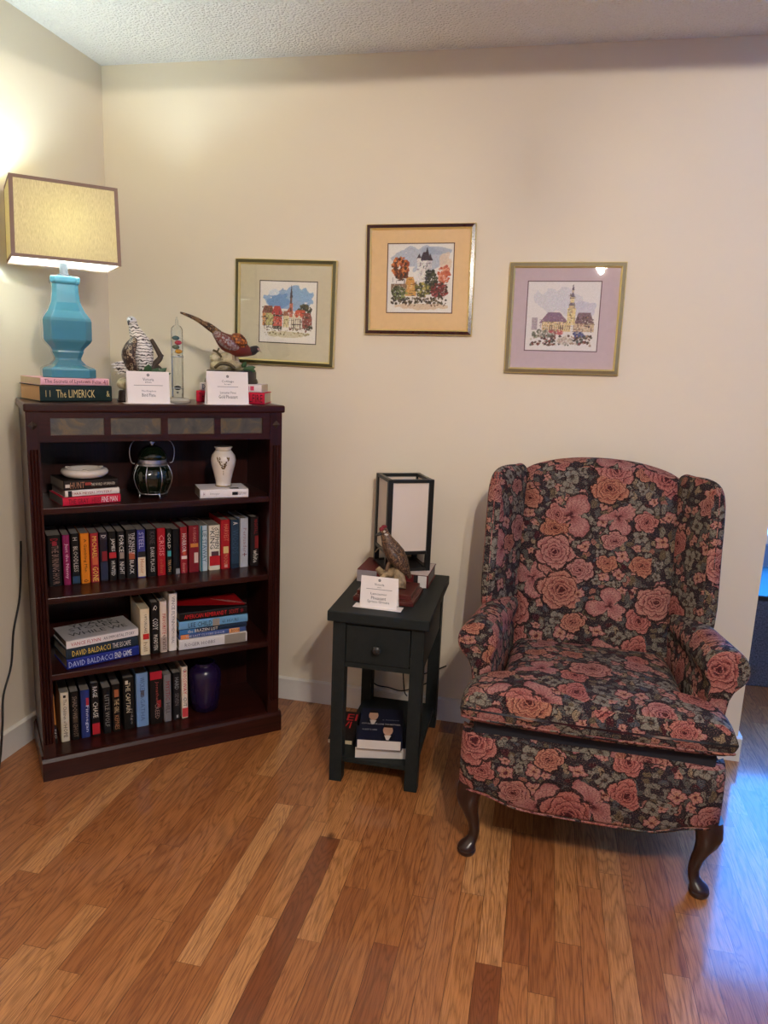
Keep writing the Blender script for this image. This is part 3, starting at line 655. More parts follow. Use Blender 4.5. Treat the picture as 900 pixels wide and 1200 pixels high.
for k in range(n_):
    a = 2*PI*(k+.5)/n_; c, s_ = math.cos(a), math.sin(a); f = min((wb-.002)/abs(c), (db-.002)/abs(s_)); outer.append((f*c, f*s_, sb+.004))
loft(bm, [ring, outer], caps=False)
obj('diffuser', bm, t_.m, sh)
bm = new_bm(); tube(bm, [(-wt, 0, stp-.012), (0, 0, stp-.012), (wt, 0, stp-.012)], .0015); obj('spider_bar', bm, SILVER, sh)
bm = new_bm(); lathe(bm, [(.006, .376), (.015, .378), (.015, .415), (.006, .417)], 20); obj('socket', bm, plain((176, 160, 120), .35, .8), lp, smooth=40)
bm = new_bm(); lathe(bm, [(.004, .417), (.013, .418), (.014, .421), (.030, .445), (.033, .465), (.026, .486), (.010, .496), (.001, .498)], 20)
obj('bulb', bm, emit('cool_bulb_glow', (.72, .92, 1.), 255.), lp, smooth=0)
# lamp cord on the left wall
bm = new_bm(); tube(bm, spline([(.008, -.590, .74), (.009, -.596, .678), (.009, -.613, .545), (.009, -.652, .435), (.009, -.674, .319), (.009, -.719, .229), (.022, -.747, .139), (.03, -.78, .02), (.05, -.83, .006), (.06, -.98, .005)]), .0035)
tag(obj('power_cord', bm, CORD, smooth=0), 'black lamp cord hanging down the left wall beside the bookcase', 'cord')

# ------------------------------------------------------------------ small things on the shelves
dsh = thing('dish', 'round white ceramic ashtray-like dish on the pile of three books', 'dish', at(BK, .176, .105, Z1+.0798))
bm = new_bm(); lathe(bm, [(.001, .002), (.045, .0), (.062, .004), (.072, .014), (.073, .020), (.069, .027), (.060, .030), (.052, .027), (.047, .014), (.001, .011)], 36); obj('bowl', bm, IVORY, dsh, smooth=0)
bm = new_bm()
for k in range(3):
    a = k*2*PI/3+.4; M = Matrix.Rotation(a, 4, 'Z'); box(bm, .048, .064, -.006, .006, .0285, .0315, 0, M)
obj('rest_notch', bm, IVORY, dsh, bevel=.001)

jr = thing('biscuit_jar', 'dark green glass jar in a silver wire cage with bail handle on the top shelf', 'jar', at(BK, .392, .105, Z1+.0003))
t_ = NT('dark_green_glass'); P_ = t_.obco()
t_.bsdf(t_.mix(t_.noise(P_, 30, 2), lin((5, 9, 6)), lin((16, 28, 15))), .10, **{'Coat Weight': .5}); GG = t_.m
bm = new_bm(); lathe(bm, [(.001, .020), (.042, .020), (.050, .030), (.060, .055), (.064, .075), (.060, .095), (.050, .108), (.044, .112), (.044, .116), (.001, .117)], 72, flute=.03, fn=12); obj('glass_body', bm, GG, jr, smooth=50)
bm = new_bm(); lathe(bm, [(.047, .112), (.050, .113), (.050, .118), (.046, .120), (.046, .132), (.040, .134)], 36); obj('collar', bm, SILVER, jr, smooth=40)
bm = new_bm(); lathe(bm, [(.045, .133), (.049, .135), (.047, .146), (.040, .160), (.028, .172), (.012, .179), (.001, .180)], 36)
ld = obj('lid', bm, GG, jr, smooth=0)
bm = new_bm(); lathe(bm, [(.004, .178), (.004, .184), (.009, .187), (.009, .191), (.001, .193)], 16); obj('knob', bm, SILVER, ld, smooth=40)
bm = new_bm()
for k in range(8):
    a = 2*PI*k/8+.25; c, s = math.cos(a), math.sin(a)
    tube(bm, spline([(r*c, r*s, z) for r, z in ((.051, .115), (.058, .104), (.0665, .078), (.062, .05), (.050, .024), (.046, .018))], 4), .0016, 6)
for k in range(4):
    a = 2*PI*k/4+.25+PI/4*.0; c, s = math.cos(a), math.sin(a)
    tube(bm, [(.047*c, .047*s, .018), (.050*c, .050*s, .001)], .0025, 6)
tube(bm, [(.048*math.cos(2*PI*k/24), .048*math.sin(2*PI*k/24), .018) for k in range(25)], .0022, 6)
obj('wire_cage', bm, SILVER, jr, smooth=0)
bm = new_bm(); hp = [(-.058, 0, .118), (-.068, 0, .122), (-.074, 0, .150), (-.070, 0, .178), (-.052, .004, .196), (0, .006, .203), (.052, .004, .196), (.070, 0, .178), (.074, 0, .150), (.068, 0, .122), (.058, 0, .118)]
tube(bm, spline(hp, 5), .0016, 6); obj('bail_handle', bm, SILVER, jr, smooth=0)

vs_ = thing('vase', 'ivory baluster vase with gilt grape decoration on the white book', 'vase', at(BK, .632, .085, Z1+.0320))
bm = new_bm(); vp = [(.001, 0), (.027, 0), (.0285, .003), (.026, .007), (.0275, .022), (.034, .050), (.0415, .078), (.0435, .094), (.0405, .110), (.032, .122), (.0265, .128), (.0265, .132), (.031, .138), (.0315, .1405), (.028, .141), (.025, .134), (.001, .130)]
lathe(bm, vp, 40); obj('vase_body', bm, IVORY, vs_, smooth=0)
bm = new_bm(); rg = random.Random(3)
def vrad(z):
    for (r0, z0), (r1, z1) in zip(vp[3:], vp[4:]):
        if z0 <= z <= z1: return r0+(r1-r0)*(z-z0)/(z1-z0+1e-9)
    return .04
for k in range(70):
    z = rg.uniform(.066, .106); wmax = (z-.060)/.046*.6; a = -PI/2-.30+rg.choice((-1, 1))*rg.uniform(max(0, wmax-.28), wmax)
    r = vrad(z); ico(bm, (r*math.cos(a), r*math.sin(a), z), .0023, 1, (1, 1, 1))
for z in (.052, .046, .058): ico(bm, (vrad(z)*math.cos(-PI/2-.3), vrad(z)*math.sin(-PI/2-.3), z), .002, 1)
obj('gilt_decoration', bm, plain((112, 88, 48), .35, .7), vs_, smooth=0)
bm = new_bm(); lathe(bm, [(.0265, .1265), (.0275, .128), (.0265, .1295)], 40); lathe(bm, [(.0287, .0015), (.0293, .003), (.0285, .0045)], 40); obj('gilt_band', bm, plain((160, 130, 70), .3, .9), vs_, smooth=0)

bm = new_bm(); lathe(bm, [(.001, 0), (.040, 0), (.047, .006), (.055, .05), (.060, .11), (.0605, .135), (.057, .158), (.046, .172), (.037, .177), (.035, .183), (.038, .188), (.035, .189), (.030, .180), (.001, .176)], 40)
pj = obj('jar', bm, plain((34, 20, 56), .24, 0, .4, 'deep_purple_glaze', .05, .2), smooth=0)
pj.matrix_world = at(BK, .574, .135, Z4+.0004); tag(pj, 'deep purple glazed jar at the right of the bottom shelf', 'jar')

# ------------------------------------------------------------------ figurines and cards on the bookcase top
def card(label, M, lines, w, h, foot):
    c = thing('tent_card', label, 'card', M, 'small printed tent cards')
    bm = new_bm(); t = .0006
    ft, bk = .012, .034
    # front leaf leans back slightly, rear leaf runs down behind; bottom leaf lies flat
    prism(bm, [(0, 0), (ft, h), (ft+.001, h+.0006), (ft+.002, h), (bk, 0), (bk-.001, 0), (ft+.001, h-.004), (.001, 0)], lambda p: (-w/2, p[0], p[1]+.0012), lambda p: (w/2, p[0], p[1]+.0012))
    n = Vector((0, -h, ft)).normalized(); uy = Vector((0, ft, h)).normalized()
    def pt(f): return Vector((0, 0, .0012))+uy*(h*f)+n*.0005
    bm.faces.ensure_lookup_table()
    for s, f, L, hh, ink in lines:
        if s == '--':
            c_ = pt(f); ux = Vector((w*L/2, 0, 0)); v = uy*.0006; quad(bm, c_-ux-v, c_+ux-v, c_+ux+v, c_-ux+v, 1)
        elif s == '@':
            c_ = pt(f)
            for k in range(5):
                a = PI/2+2*PI*k/5; d = Vector((math.cos(a)*.003, 0, 0))+uy*(math.sin(a)*.003)
                e1 = Vector((.0016, 0, 0)); e2 = uy*.0016
                quad(bm, c_+d-e1-e2, c_+d+e1-e2, c_+d+e1+e2, c_+d-e1+e2, 1)
        else: text(bm, s, pt(f), (1, 0, 0), uy, w*L, hh, 1)
    obj('tent', bm, [CARD, INK], c)
    bm = new_bm(); box(bm, -foot/2-.004, foot/2+.002, -.016, .03, 0, .001); obj('base_card', bm, CARD, c)
    return c
card('white tent card in front of the ptarmigan figurine', at(BK, .371, .035, ZT+.0003), [('@', .90, 0, 0, 0), ('Victoria', .76, .26, .010, 0), ('inn', .67, .14, .005, 0), ('--', .57, .68, 0, 0), ('The Kingdom', .38, .34, .007, 0), ('Bird Plate', .26, .32, .011, 0)], .134, .100, .15)
card('white tent card in front of the books under the pheasant', at(BK, .630, .020, ZT+.0003), [('@', .86, 0, 0, 0), ('Cottage', .70, .30, .010, 0), ('house', .62, .16, .005, 0), ('--', .54, .5, 0, 0), ('Lancaster Pines', .36, .38, .008, 0), ('Gold Pheasant', .23, .46, .012, 0)], .144, .108, .15)

ROCK = None
t_ = NT('glazed_rock'); P_ = t_.obco(); n_ = t_.noise(P_, 26, 4, .6)
t_.bsdf(t_.ramp(n_, [(.3, lin((92, 86, 62))), (.45, lin((168, 154, 120))), (.6, lin((206, 192, 158))), (.75, lin((116, 122, 92)))]), .4, normal=t_.bump(n_, .4, .004)); ROCK = t_.m
GREEN = plain((62, 92, 62), .4, name='leaf_green')
def leaf(bm, base, tip, w, mi=0):
    b, t2 = Vector(base), Vector(tip); d = t2-b; s = d.cross(Vector((0, 1, .3))).normalized()*w; nrm = d.cross(s).normalized()*w*.35
    L = [b, b+d*.3+s, b+d*.7+s*.8, t2, b+d*.7-s*.8, b+d*.3-s]
    V = [bm.verts.new(p) for p in L]; V2 = [bm.verts.new(p) for p in (b+d*.05+nrm*.2, b+d*.5+nrm)]
    W = [bm.verts.new(p-nrm*.5) for p in (b+d*.5,)]
    for i in range(6):
        bm.faces.new([V[i], V[(i+1) % 6], V2[1]]).material_index = mi
        bm.faces.new([V[(i+1) % 6], V[i], W[0]]).material_index = mi
    bmesh.ops.delete(bm, geom=[V2[0]], context='VERTS')
DARKPL = plain((34, 24, 24), .3, name='black_lacquer', coat=.4)

# ptarmigan on a branch
pg = thing('bird_figurine', 'porcelain ptarmigan figurine with barred white neck behind its card', 'figurine', at(BK, .36, .13, ZT+.0003), 'bird figurines')
bm = new_bm(); lathe(bm, [(.001, 0), (.070, 0), (.072, .004), (.068, .012), (.066, .034), (.062, .038), (.001, .038)], 36, sy=.75); obj('plinth', bm, DARKPL, pg, smooth=40)
bm = new_bm(); rg = random.Random(5)
for c, r, s in (((-.035, 0, .058), .036, (1, .9, .62)), ((.01, .01, .055), .045, (1, .8, .6)), ((.035, 0, .072), .030, (1, .8, .9))): ico(bm, c, r, 3, s, .05, rng=rg)
obj('rock', bm, ROCK, pg, smooth=0)
t_ = NT('barred_white_plumage'); P_ = t_.obco(); z_ = t_.sep(P_)[2]
w_ = t_.M('FRACT', t_.M('ADD', t_.M('MULTIPLY', z_, 105.), t_.M('MULTIPLY', t_.noise(P_, 75, 2), 1.9)))
t_.bsdf(t_.ramp(w_, [(0, lin((44, 38, 38))), (.22, lin((70, 60, 58))), (.34, lin((214, 206, 198))), (.9, lin((238, 232, 226))), (1, lin((90, 80, 76)))]), .45); BAR = t_.m
BRN = feather('brown_scaled_plumage', lin((58, 36, 28)), [(.15, lin((34, 22, 20))), (.38, lin((74, 42, 32))), (.52, lin((190, 170, 144))), (.62, lin((54, 34, 28)))], (85, 85, 85))
bm = new_bm()
bp = spline([(.012, 0, .098), (.016, 0, .125), (.014, 0, .165), (.006, 0, .195), (-.006, 0, .222), (-.014, 0, .246), (-.018, 0, .258), (-.026, -.002, .268), (-.030, -.003, .272)], 4)
rr = []
key = [(.016, .018), (.028, .030), (.036, .034), (.031, .030), (.022, .022), (.0145, .0145), (.0155, .0155), (.010, .010), (.003, .003)]
for i in range(len(bp)):
    q = i/4; k = min(int(q), 7); f = q-k
    rr.append(tuple(key[k][j]*(1-f)+key[k+1][j]*f for j in (0, 1)))
tube(bm, bp, rr, 18)
bd = obj('bird_body', bm, BAR, pg, smooth=0)
bm = new_bm()
tube(bm, spline([(-.012, -.014, .205), (-.028, -.020, .180), (-.036, -.022, .150), (-.026, -.018, .115), (-.006, -.012, .085)], 5), [(.006+.024*math.sin(PI*min(1, (i+1)/21.)), .010+.008*math.sin(PI*i/20)) for i in range(21)], 14)
obj('wing', bm, BRN, pg, smooth=0)
bm = new_bm()
for k in range(4): leaf(bm, (-.030, -.012, .130-.008*k), (-.092+.006*k, -.012+.006*k, .118-.010*k), .007)
obj('tail_feathers', bm, BAR, pg)
bm = new_bm(); ico(bm, (-.019, -.001, .262), .0145, 2, (1.1, .95, .95)); obj('head', bm, plain((206, 204, 208), .35, name='pale_head'), bd, smooth=0)
bm = new_bm(); tube(bm, [(-.026, -.006, .262), (-.031, -.010, .258), (-.032, -.011, .246)], [.005, .004, .001], 8); obj('beak', bm, plain((60, 54, 54), .3), bd, smooth=0)
bm = new_bm()
for s in (-1, 1): ico(bm, (-.022+.0*s, -.010*s-.006, .266), .003, 1)
obj('eye', bm, plain((12, 10, 10), .15), bd, smooth=0)
bm = new_bm()
for x in (-.012, .014):
    bm = new_bm(); tube(bm, spline([(x, -.01, .115), (x-.004, -.012, .09), (x-.002, -.014, .070)], 3), [.006, .005, .0045, .004, .004, .0035, .003], 8)
    obj('leg', bm, plain((214, 206, 196), .5), pg, smooth=0)
bm = new_bm()
tube(bm, spline([(.030, .0, .075), (.042, .0, .105), (.052, -.002, .125), (.070, -.004, .147), (.064, -.004, .165), (.048, 0, .195), (.042, 0, .205)], 5), [.012-.0002*i for i in range(31)], 9)
tube(bm, spline([(.046, 0, .115), (.060, -.004, .118), (.074, -.006, .110)], 4), [.008, .0075, .007, .0065, .006, .005, .004, .003, .002], 8)
tube(bm, spline([(.064, -.004, .150), (.074, -.006, .155), (.080, -.008, .152)], 3), [.006, .005, .005, .004, .004, .003, .002], 7)
obj('branch', bm, plain((62, 50, 42), .6, name='dark_bark', noise=.3), pg, smooth=0)
bm = new_bm()
for b, tp in (((.02, -.03, .075), (.055, -.05, .115)), ((.03, -.03, .075), (.095, -.045, .098)), ((.02, -.03, .09), (.02, -.055, .125)), ((.0, -.03, .085), (-.012, -.06, .105)), ((.045, -.02, .08), (.085, -.03, .115)), ((.03, -.03, .08), (.048, -.06, .098))): leaf(bm, b, tp, .014)
obj('leaf', bm, GREEN, pg)

# pheasant
ph = thing('bird_figurine', 'golden brown pheasant figurine with long raised tail on two books', 'figurine', at(BK, .685, .155, ZT+.0680), 'bird figurines')
bm = new_bm(); lathe(bm, [(.001, 0), (.094, 0), (.097, .004), (.094, .014), (.090, .018), (.090, .040), (.086, .045), (.001, .045)], 40, sy=.66); obj('plinth', bm, DARKPL, ph, smooth=40)
bm = new_bm(); rg = random.Random(8)
for c, r, s in (((-.045, 0, .058), .034, (1, .9, .6)), ((-.005, 0, .062), .036, (1.2, .8, .6)), ((-.052, .005, .086), .022, (1.1, .8, .8)), ((.045, 0, .052), .026, (1.3, .8, .45)), ((-.018, 0, .09), .020, (1.3, .8, .9))): ico(bm, c, r, 3, s, .07, rng=rg)
obj('rock', bm, ROCK, ph, smooth=0)
GOLD = feather('golden_plumage', lin((150, 78, 34)), [(.12, lin((62, 30, 18))), (.3, lin((206, 130, 48))), (.5, lin((176, 92, 36))), (.62, lin((54, 24, 16)))], (95, 95, 95))
GREYB = feather('grey_violet_plumage', lin((140, 122, 124)), [(.2, lin((96, 78, 84))), (.5, lin((164, 150, 148))), (.65, lin((110, 50, 44)))], (110, 110, 110))
RUST = plain((108, 40, 32), .4, name='rust_plumage', noise=.35)
bm = new_bm()
bp = spline([(-.062, 0, .176), (-.046, 0, .162), (-.020, 0, .142), (.014, 0, .128), (.044, 0, .118), (.066, 0, .112), (.082, 0, .117), (.094, -.002, .120), (.102, -.003, .116)], 4)
key = [(.012, .010), (.020, .019), (.030, .031), (.033, .036), (.026, .027), (.016, .015), (.0135, .012), (.010, .009), (.003, .003)]
rr = []
for i in range(len(bp)):
    q = i/4; k = min(int(q), 7); f = q-k; rr.append(tuple(key[k][j]*(1-f)+key[k+1][j]*f for j in (0, 1)))
tube(bm, bp, rr, 18); bd = obj('bird_body', bm, [RUST], ph, smooth=0)
bm = new_bm(); tube(bm, spline([(-.006, -.012, .158), (.018, -.014, .148), (.046, -.010, .130)], 6), [(.012+.016*math.sin(PI*i/12), .014+.012*math.sin(PI*i/12)) for i in range(13)], 14); obj('mantle', bm, GOLD, ph, smooth=0)
bm = new_bm(); tube(bm, spline([(-.066, -.012, .172), (-.040, -.024, .150), (-.012, -.028, .132), (.016, -.026, .122)], 5), [(.006+.010*math.sin(PI*i/15), .008+.013*math.sin(PI*i/15)) for i in range(16)], 12); obj('wing', bm, GREYB, ph, smooth=0)
bm = new_bm(); tube(bm, spline([(.060, 0, .113), (.072, 0, .114), (.088, -.001, .120), (.098, -.002, .119)], 3), [.017, .0165, .016, .016, .0165, .016, .015, .014, .012, .008], 14); ico(bm, (.090, -.001, .122), .0135, 2)
hd = obj('head', bm, plain((34, 30, 34), .3, name='dark_head'), bd, smooth=0)
bm = new_bm(); tube(bm, [(.098, -.004, .119), (.106, -.005, .116), (.110, -.006, .110)], [.005, .0035, .001], 8); obj('beak', bm, plain((186, 170, 140), .4), bd, smooth=0)
bm = new_bm(); ico(bm, (.092, -.0125, .122), .006, 1, (1, .5, 1)); ico(bm, (.100, -.009, .122), .003, 1); obj('eye_patch', bm, plain((190, 150, 140), .4), bd, smooth=0)
TAIL = feather('striped_tail', lin((150, 112, 70)), [(.2, lin((176, 140, 92))), (.45, lin((120, 84, 50))), (.55, lin((60, 38, 24)))], (140, 140, 140))
bm = new_bm()
tube(bm, spline([(-.040, .002, .165), (-.075, .003, .186), (-.115, .004, .210), (-.150, .004, .224), (-.178, .004, .232)], 5), [.013-.0005*i for i in range(21)], 8)
tube(bm, spline([(-.045, -.006, .172), (-.080, -.006, .198), (-.106, -.006, .208)], 5), [.009-.0007*i for i in range(11)], 7)
obj('tail', bm, TAIL, ph, smooth=0)
bm = new_bm()
tube(bm, spline([(.0, -.006, .105), (.004, -.010, .085), (.010, -.014, .066)], 3), .006, 8); obj('leg', bm, plain((150, 130, 110), .5), ph, smooth=0)
bm = new_bm(); tube(bm, spline([(.016, .006, .100), (.022, 0, .08), (.024, -.004, .062)], 3), .006, 8)
obj('leg', bm, plain((150, 130, 110), .5), ph, smooth=0)
bm = new_bm()
tube(bm, spline([(-.066, -.02, .052), (-.05, -.034, .068), (-.02, -.034, .066), (.0, -.034, .052)], 4), .006, 7); tube(bm, spline([(-.040, -.01, .09), (-.056, -.014, .106), (-.070, -.01, .112)], 4), .004, 7); tube(bm, [(-.056, -.014, .106), (-.050, -.016, .120)], .003, 6)
obj('branch', bm, plain((90, 78, 54), .6, noise=.3), ph, smooth=0)
bm = new_bm()
for b, tp in (((.03, -.03, .05), (.062, -.05, .052)), ((.03, -.03, .055), (.036, -.05, .078)), ((.04, -.03, .05), (.078, -.035, .060)), ((.05, -.03, .05), (.072, -.05, .046))): leaf(bm, b, tp, .010)
obj('leaf', bm, GREEN, ph)

# galileo thermometer
th = thing('galileo_thermometer', 'tall clear glass thermometer tube with coloured floats between the two bird figurines', 'thermometer', at(BK, .487, .130, ZT+.0003))
CG = glass_mat('clear_glass', (.93, .95, .95), .25)
bm = new_bm()
R_ = .0195
lathe(bm, [(.001, .012), (R_, .012), (R_, .236), (R_*.95, .245), (R_*.72, .252), (.006, .257), (.0045, .272), (.002, .282), (.001, .284)], 28)
obj('glass_tube', bm, CG, th, smooth=0)
bm = new_bm(); lathe(bm, [(R_-.0002, .0), (R_+.022, .0), (R_+.024, .006), (R_+.016, .013), (R_-.002, .016), (.001, .016)], 32); obj('base', bm, plain((206, 200, 192), .2, .2, name='frosted_base'), th, smooth=40)
def fl(z, rgb, x=0):
    bm = new_bm(); ico(bm, (x, 0, z), .0125, 2, (1, 1, .62)); f = obj('float', bm, plain(rgb, .15), th, smooth=0)
    bm = new_bm(); lathe(bm, [(.001, z-.019), (.004, z-.019), (.004, z-.012), (.001, z-.012)], 12, (x, 0, 0)); obj('tag', bm, plain((120, 116, 112), .3, .6), f, smooth=40)
fl(.214, (46, 84, 96), -.004); fl(.199, (200, 34, 40), .004); fl(.184, (86, 100, 70), -.004); fl(.170, (216, 150, 40), .005); fl(.048, (24, 22, 40), 0)
bm = new_bm(); box(bm, -.0155, -.012, .012, .0135, .020, .150); lathe(bm, [(R_+.0004, .150), (R_+.0014, .151), (R_+.0014, .154), (R_+.0004, .155)], 28); lathe(bm, [(R_+.0004, .046), (R_+.0014, .047), (R_+.0014, .048), (R_+.0004, .049)], 28)
obj('metal_band', bm, SILVER, th, smooth=30)

# ------------------------------------------------------------------ framed pictures
def canvas(seed, bg):
    N = 140
    A = np.zeros((N, N, 3)); A[:] = bg; paper = np.array(bg, float)
    g = np.random.RandomState(seed); A += g.normal(0, 4, (N, N, 1))
    v, u = np.mgrid[0:N, 0:N]; u = (u+.5)/N; v = (v+.5)/N
    nz = g.rand(16, 16); ui = np.clip((u*15), 0, 14.99); vi = np.clip((v*15), 0, 14.99)
    a, b = ui.astype(int), vi.astype(int); fu, fv = ui-a, vi-b
    nz = (nz[b, a]*(1-fu)*(1-fv)+nz[b, a+1]*fu*(1-fv)+nz[b+1, a]*(1-fu)*fv+nz[b+1, a+1]*fu*fv)
    def put(m, c, j=8, al=1.):
        k_ = int(m.sum()); A[m] = A[m]*(1-al)+(np.array(c)+g.normal(0, j*1.8, (k_, 1))+g.normal(0, j*.8, (k_, 3)))*al
    def rct(u0, u1, v0, v1, c, j=8, al=1.): put((u > u0) & (u < u1) & (v > v0) & (v < v1), c, j, al)
    def tri(u0, u1, ut, v0, vt, c, j=8):
        f = (v-v0)/(vt-v0); put((f > 0) & (f < 1) & (u > u0+(ut-u0)*f) & (u < u1+(ut-u1)*f), c, j)
    def trap(u0, u1, t0, t1, v0, v1, c, j=8):
        f = (v-v0)/(v1-v0); put((f > 0) & (f < 1) & (u > u0+(t0-u0)*f) & (u < u1+(t1-u1)*f), c, j)
    def cloud(cu, cv, ru, rv, c, al=.8, th=.9, j=6):
        d = ((u-cu)/ru)**2+((v-cv)/rv)**2; put(d+(nz-.5)*1.1 < th, c, j, al)
    def dots(u0, u1, v0, v1, n, r, cols):
        for k in range(n):
            cu, cv = g.uniform(u0, u1), g.uniform(v0, v1); c = cols[g.randint(len(cols))]
            put((u-cu)**2+(v-cv)**2 < (r*g.uniform(.5, 1.2))**2, c, 6, .9)
    def crown(cu, cv, ru, rv, n, r, cols):
        for k in range(n):
            a_ = g.uniform(0, 6.28); q = math.sqrt(g.rand()); pu, pv = cu+ru*q*math.cos(a_), cv+rv*q*math.sin(a_); c = cols[g.randint(len(cols))]
            put((u-pu)**2+(v-pv)**2 < (r*g.uniform(.5, 1.2))**2, c, 6, .9)
    def ink(u0, u1, v0, v1, n, c=(60, 48, 46)):
        for k in range(n):
            cu, cv = g.uniform(u0, u1), g.uniform(v0, v1); L = g.uniform(.01, .04)
            if g.rand() < .5: put((np.abs(u-cu) < L) & (np.abs(v-cv) < .0045), c, 10, .75)
            else: put((np.abs(v-cv) < L) & (np.abs(u-cu) < .0045), c, 10, .75)
        for k in range(n): put((u-g.uniform(u0, u1))**2+(v-g.uniform(v0, v1))**2 < .00006, (226, 216, 200), 10, .7)
    return A, put, rct, tri, trap, cloud, dots, crown, ink
def town():
    A, put, rct, tri, trap, cloud, dots, crown, ink = canvas(1, (236, 230, 224))
    cloud(.52, .72, .42, .20, (128, 166, 208)); cloud(.35, .68, .2, .14, (104, 148, 200)); cloud(.72, .78, .18, .12, (140, 178, 214)); cloud(.25, .82, .12, .06, (226, 228, 232))
    crown(.80, .55, .12, .08, 60, .02, [(58, 58, 40), (82, 80, 50), (40, 42, 34)]); crown(.72, .50, .08, .05, 25, .02, [(60, 66, 44), (90, 88, 56)])
    rct(.05, .11, .28, .48, (206, 140, 84)); rct(.11, .24, .28, .50, (190, 182, 120)); trap(.04, .26, .08, .22, .48, .60, (140, 84, 66)); dots(.05, .24, .5, .58, 14, .015, [(90, 60, 50), (120, 80, 60)])
    rct(.24, .40, .26, .48, (208, 92, 80)); trap(.21, .42, .26, .36, .46, .60, (186, 60, 60)); rct(.24, .40, .43, .46, (60, 46, 44)); rct(.24, .40, .22, .27, (70, 66, 60))
    rct(.42, .52, .26, .46, (220, 206, 160)); trap(.41, .53, .43, .50, .44, .52, (150, 96, 74))
    rct(.525, .585, .42, .66, (196, 116, 96)); tri(.47, .60, .54, .50, .60, (170, 90, 70)); rct(.535, .575, .64, .74, (96, 74, 76)); tri(.53, .58, .556, .74, .96, (58, 52, 66)); rct(.545, .565, .52, .58, (80, 50, 46))
    trap(.60, .85, .64, .80, .42, .54, (204, 84, 58)); rct(.56, .74, .22, .42, (226, 216, 196)); tri(.56, .66, .61, .40, .48, (222, 208, 186)); tri(.65, .75, .70, .40, .46, (222, 208, 186))
    for k in range(5): rct(.565+.038*k, .575+.038*k, .22, .40, (70, 52, 46))
    rct(.56, .74, .30, .315, (70, 52, 46)); rct(.76, .93, .24, .42, (150, 74, 66)); trap(.75, .93, .8, .9, .40, .5, (140, 70, 60)); crown(.86, .26, .07, .04, 25, .018, [(50, 48, 40), (90, 60, 50)])
    for k in range(16): rct(.07+.029*k, .082+.029*k, .30+.04*(k % 3), .335+.04*(k % 3), (84, 60, 54))
    dots(.06, .92, .19, .26, 70, .012, [(60, 52, 48), (150, 130, 110), (220, 214, 206), (110, 50, 46)]); ink(.06, .92, .24, .50, 90); cloud(.5, .14, .46, .05, (206, 194, 160), .8); dots(.1, .9, .12, .18, 60, .012, [(150, 136, 96), (110, 96, 66), (200, 188, 150)])
    return A
def castle():
    A, put, rct, tri, trap, cloud, dots, crown, ink = canvas(2, (234, 228, 224))
    cloud(.5, .78, .42, .18, (180, 186, 202), .85); cloud(.75, .9, .25, .06, (160, 170, 190), .7); cloud(.88, .72, .1, .16, (224, 200, 178), .8)
    rct(.46, .62, .40, .78, (228, 222, 220)); rct(.60, .66, .42, .76, (196, 190, 196)); trap(.49, .64, .54, .62, .76, .88, (74, 62, 76)); tri(.44, .52, .48, .78, .86, (70, 60, 72)); rct(.45, .51, .68, .79, (222, 214, 212)); tri(.60, .69, .645, .76, .86, (70, 60, 72)); rct(.61, .68, .64, .76, (210, 202, 204)); tri(.57, .63, .60, .84, .96, (60, 52, 64))
    dots(.5, .64, .66, .72, 10, .010, [(110, 100, 110)])
    trap(.26, .46, .30, .40, .34, .52, (206, 154, 84)); rct(.28, .45, .24, .40, (214, 166, 96)); rct(.06, .30, .32, .42, (150, 120, 96))
    crown(.20, .66, .13, .15, 150, .022, [(206, 110, 56), (226, 140, 80), (170, 80, 44), (90, 54, 44)]); crown(.22, .55, .1, .07, 50, .02, [(60, 48, 44), (120, 66, 46)])
    crown(.66, .45, .10, .18, 130, .024, [(52, 56, 50), (76, 78, 60), (40, 42, 44)]); crown(.86, .55, .09, .14, 70, .022, [(206, 110, 80), (190, 90, 66), (226, 160, 130)])
    crown(.80, .33, .13, .10, 120, .022, [(160, 66, 66), (120, 50, 50), (70, 54, 48)]); crown(.55, .33, .12, .10, 80, .022, [(190, 172, 90), (110, 112, 64), (70, 70, 50)]); crown(.18, .28, .12, .10, 90, .022, [(150, 160, 100), (92, 100, 66), (60, 58, 46)])
    dots(.06, .92, .13, .22, 120, .018, [(46, 40, 38), (70, 60, 52), (110, 96, 76)]); ink(.08, .92, .20, .50, 70); ink(.46, .68, .45, .80, 14, (130, 118, 124)); cloud(.55, .09, .40, .05, (216, 190, 160), .8); dots(.1, .9, .09, .13, 20, .010, [(120, 90, 70)])
    return A
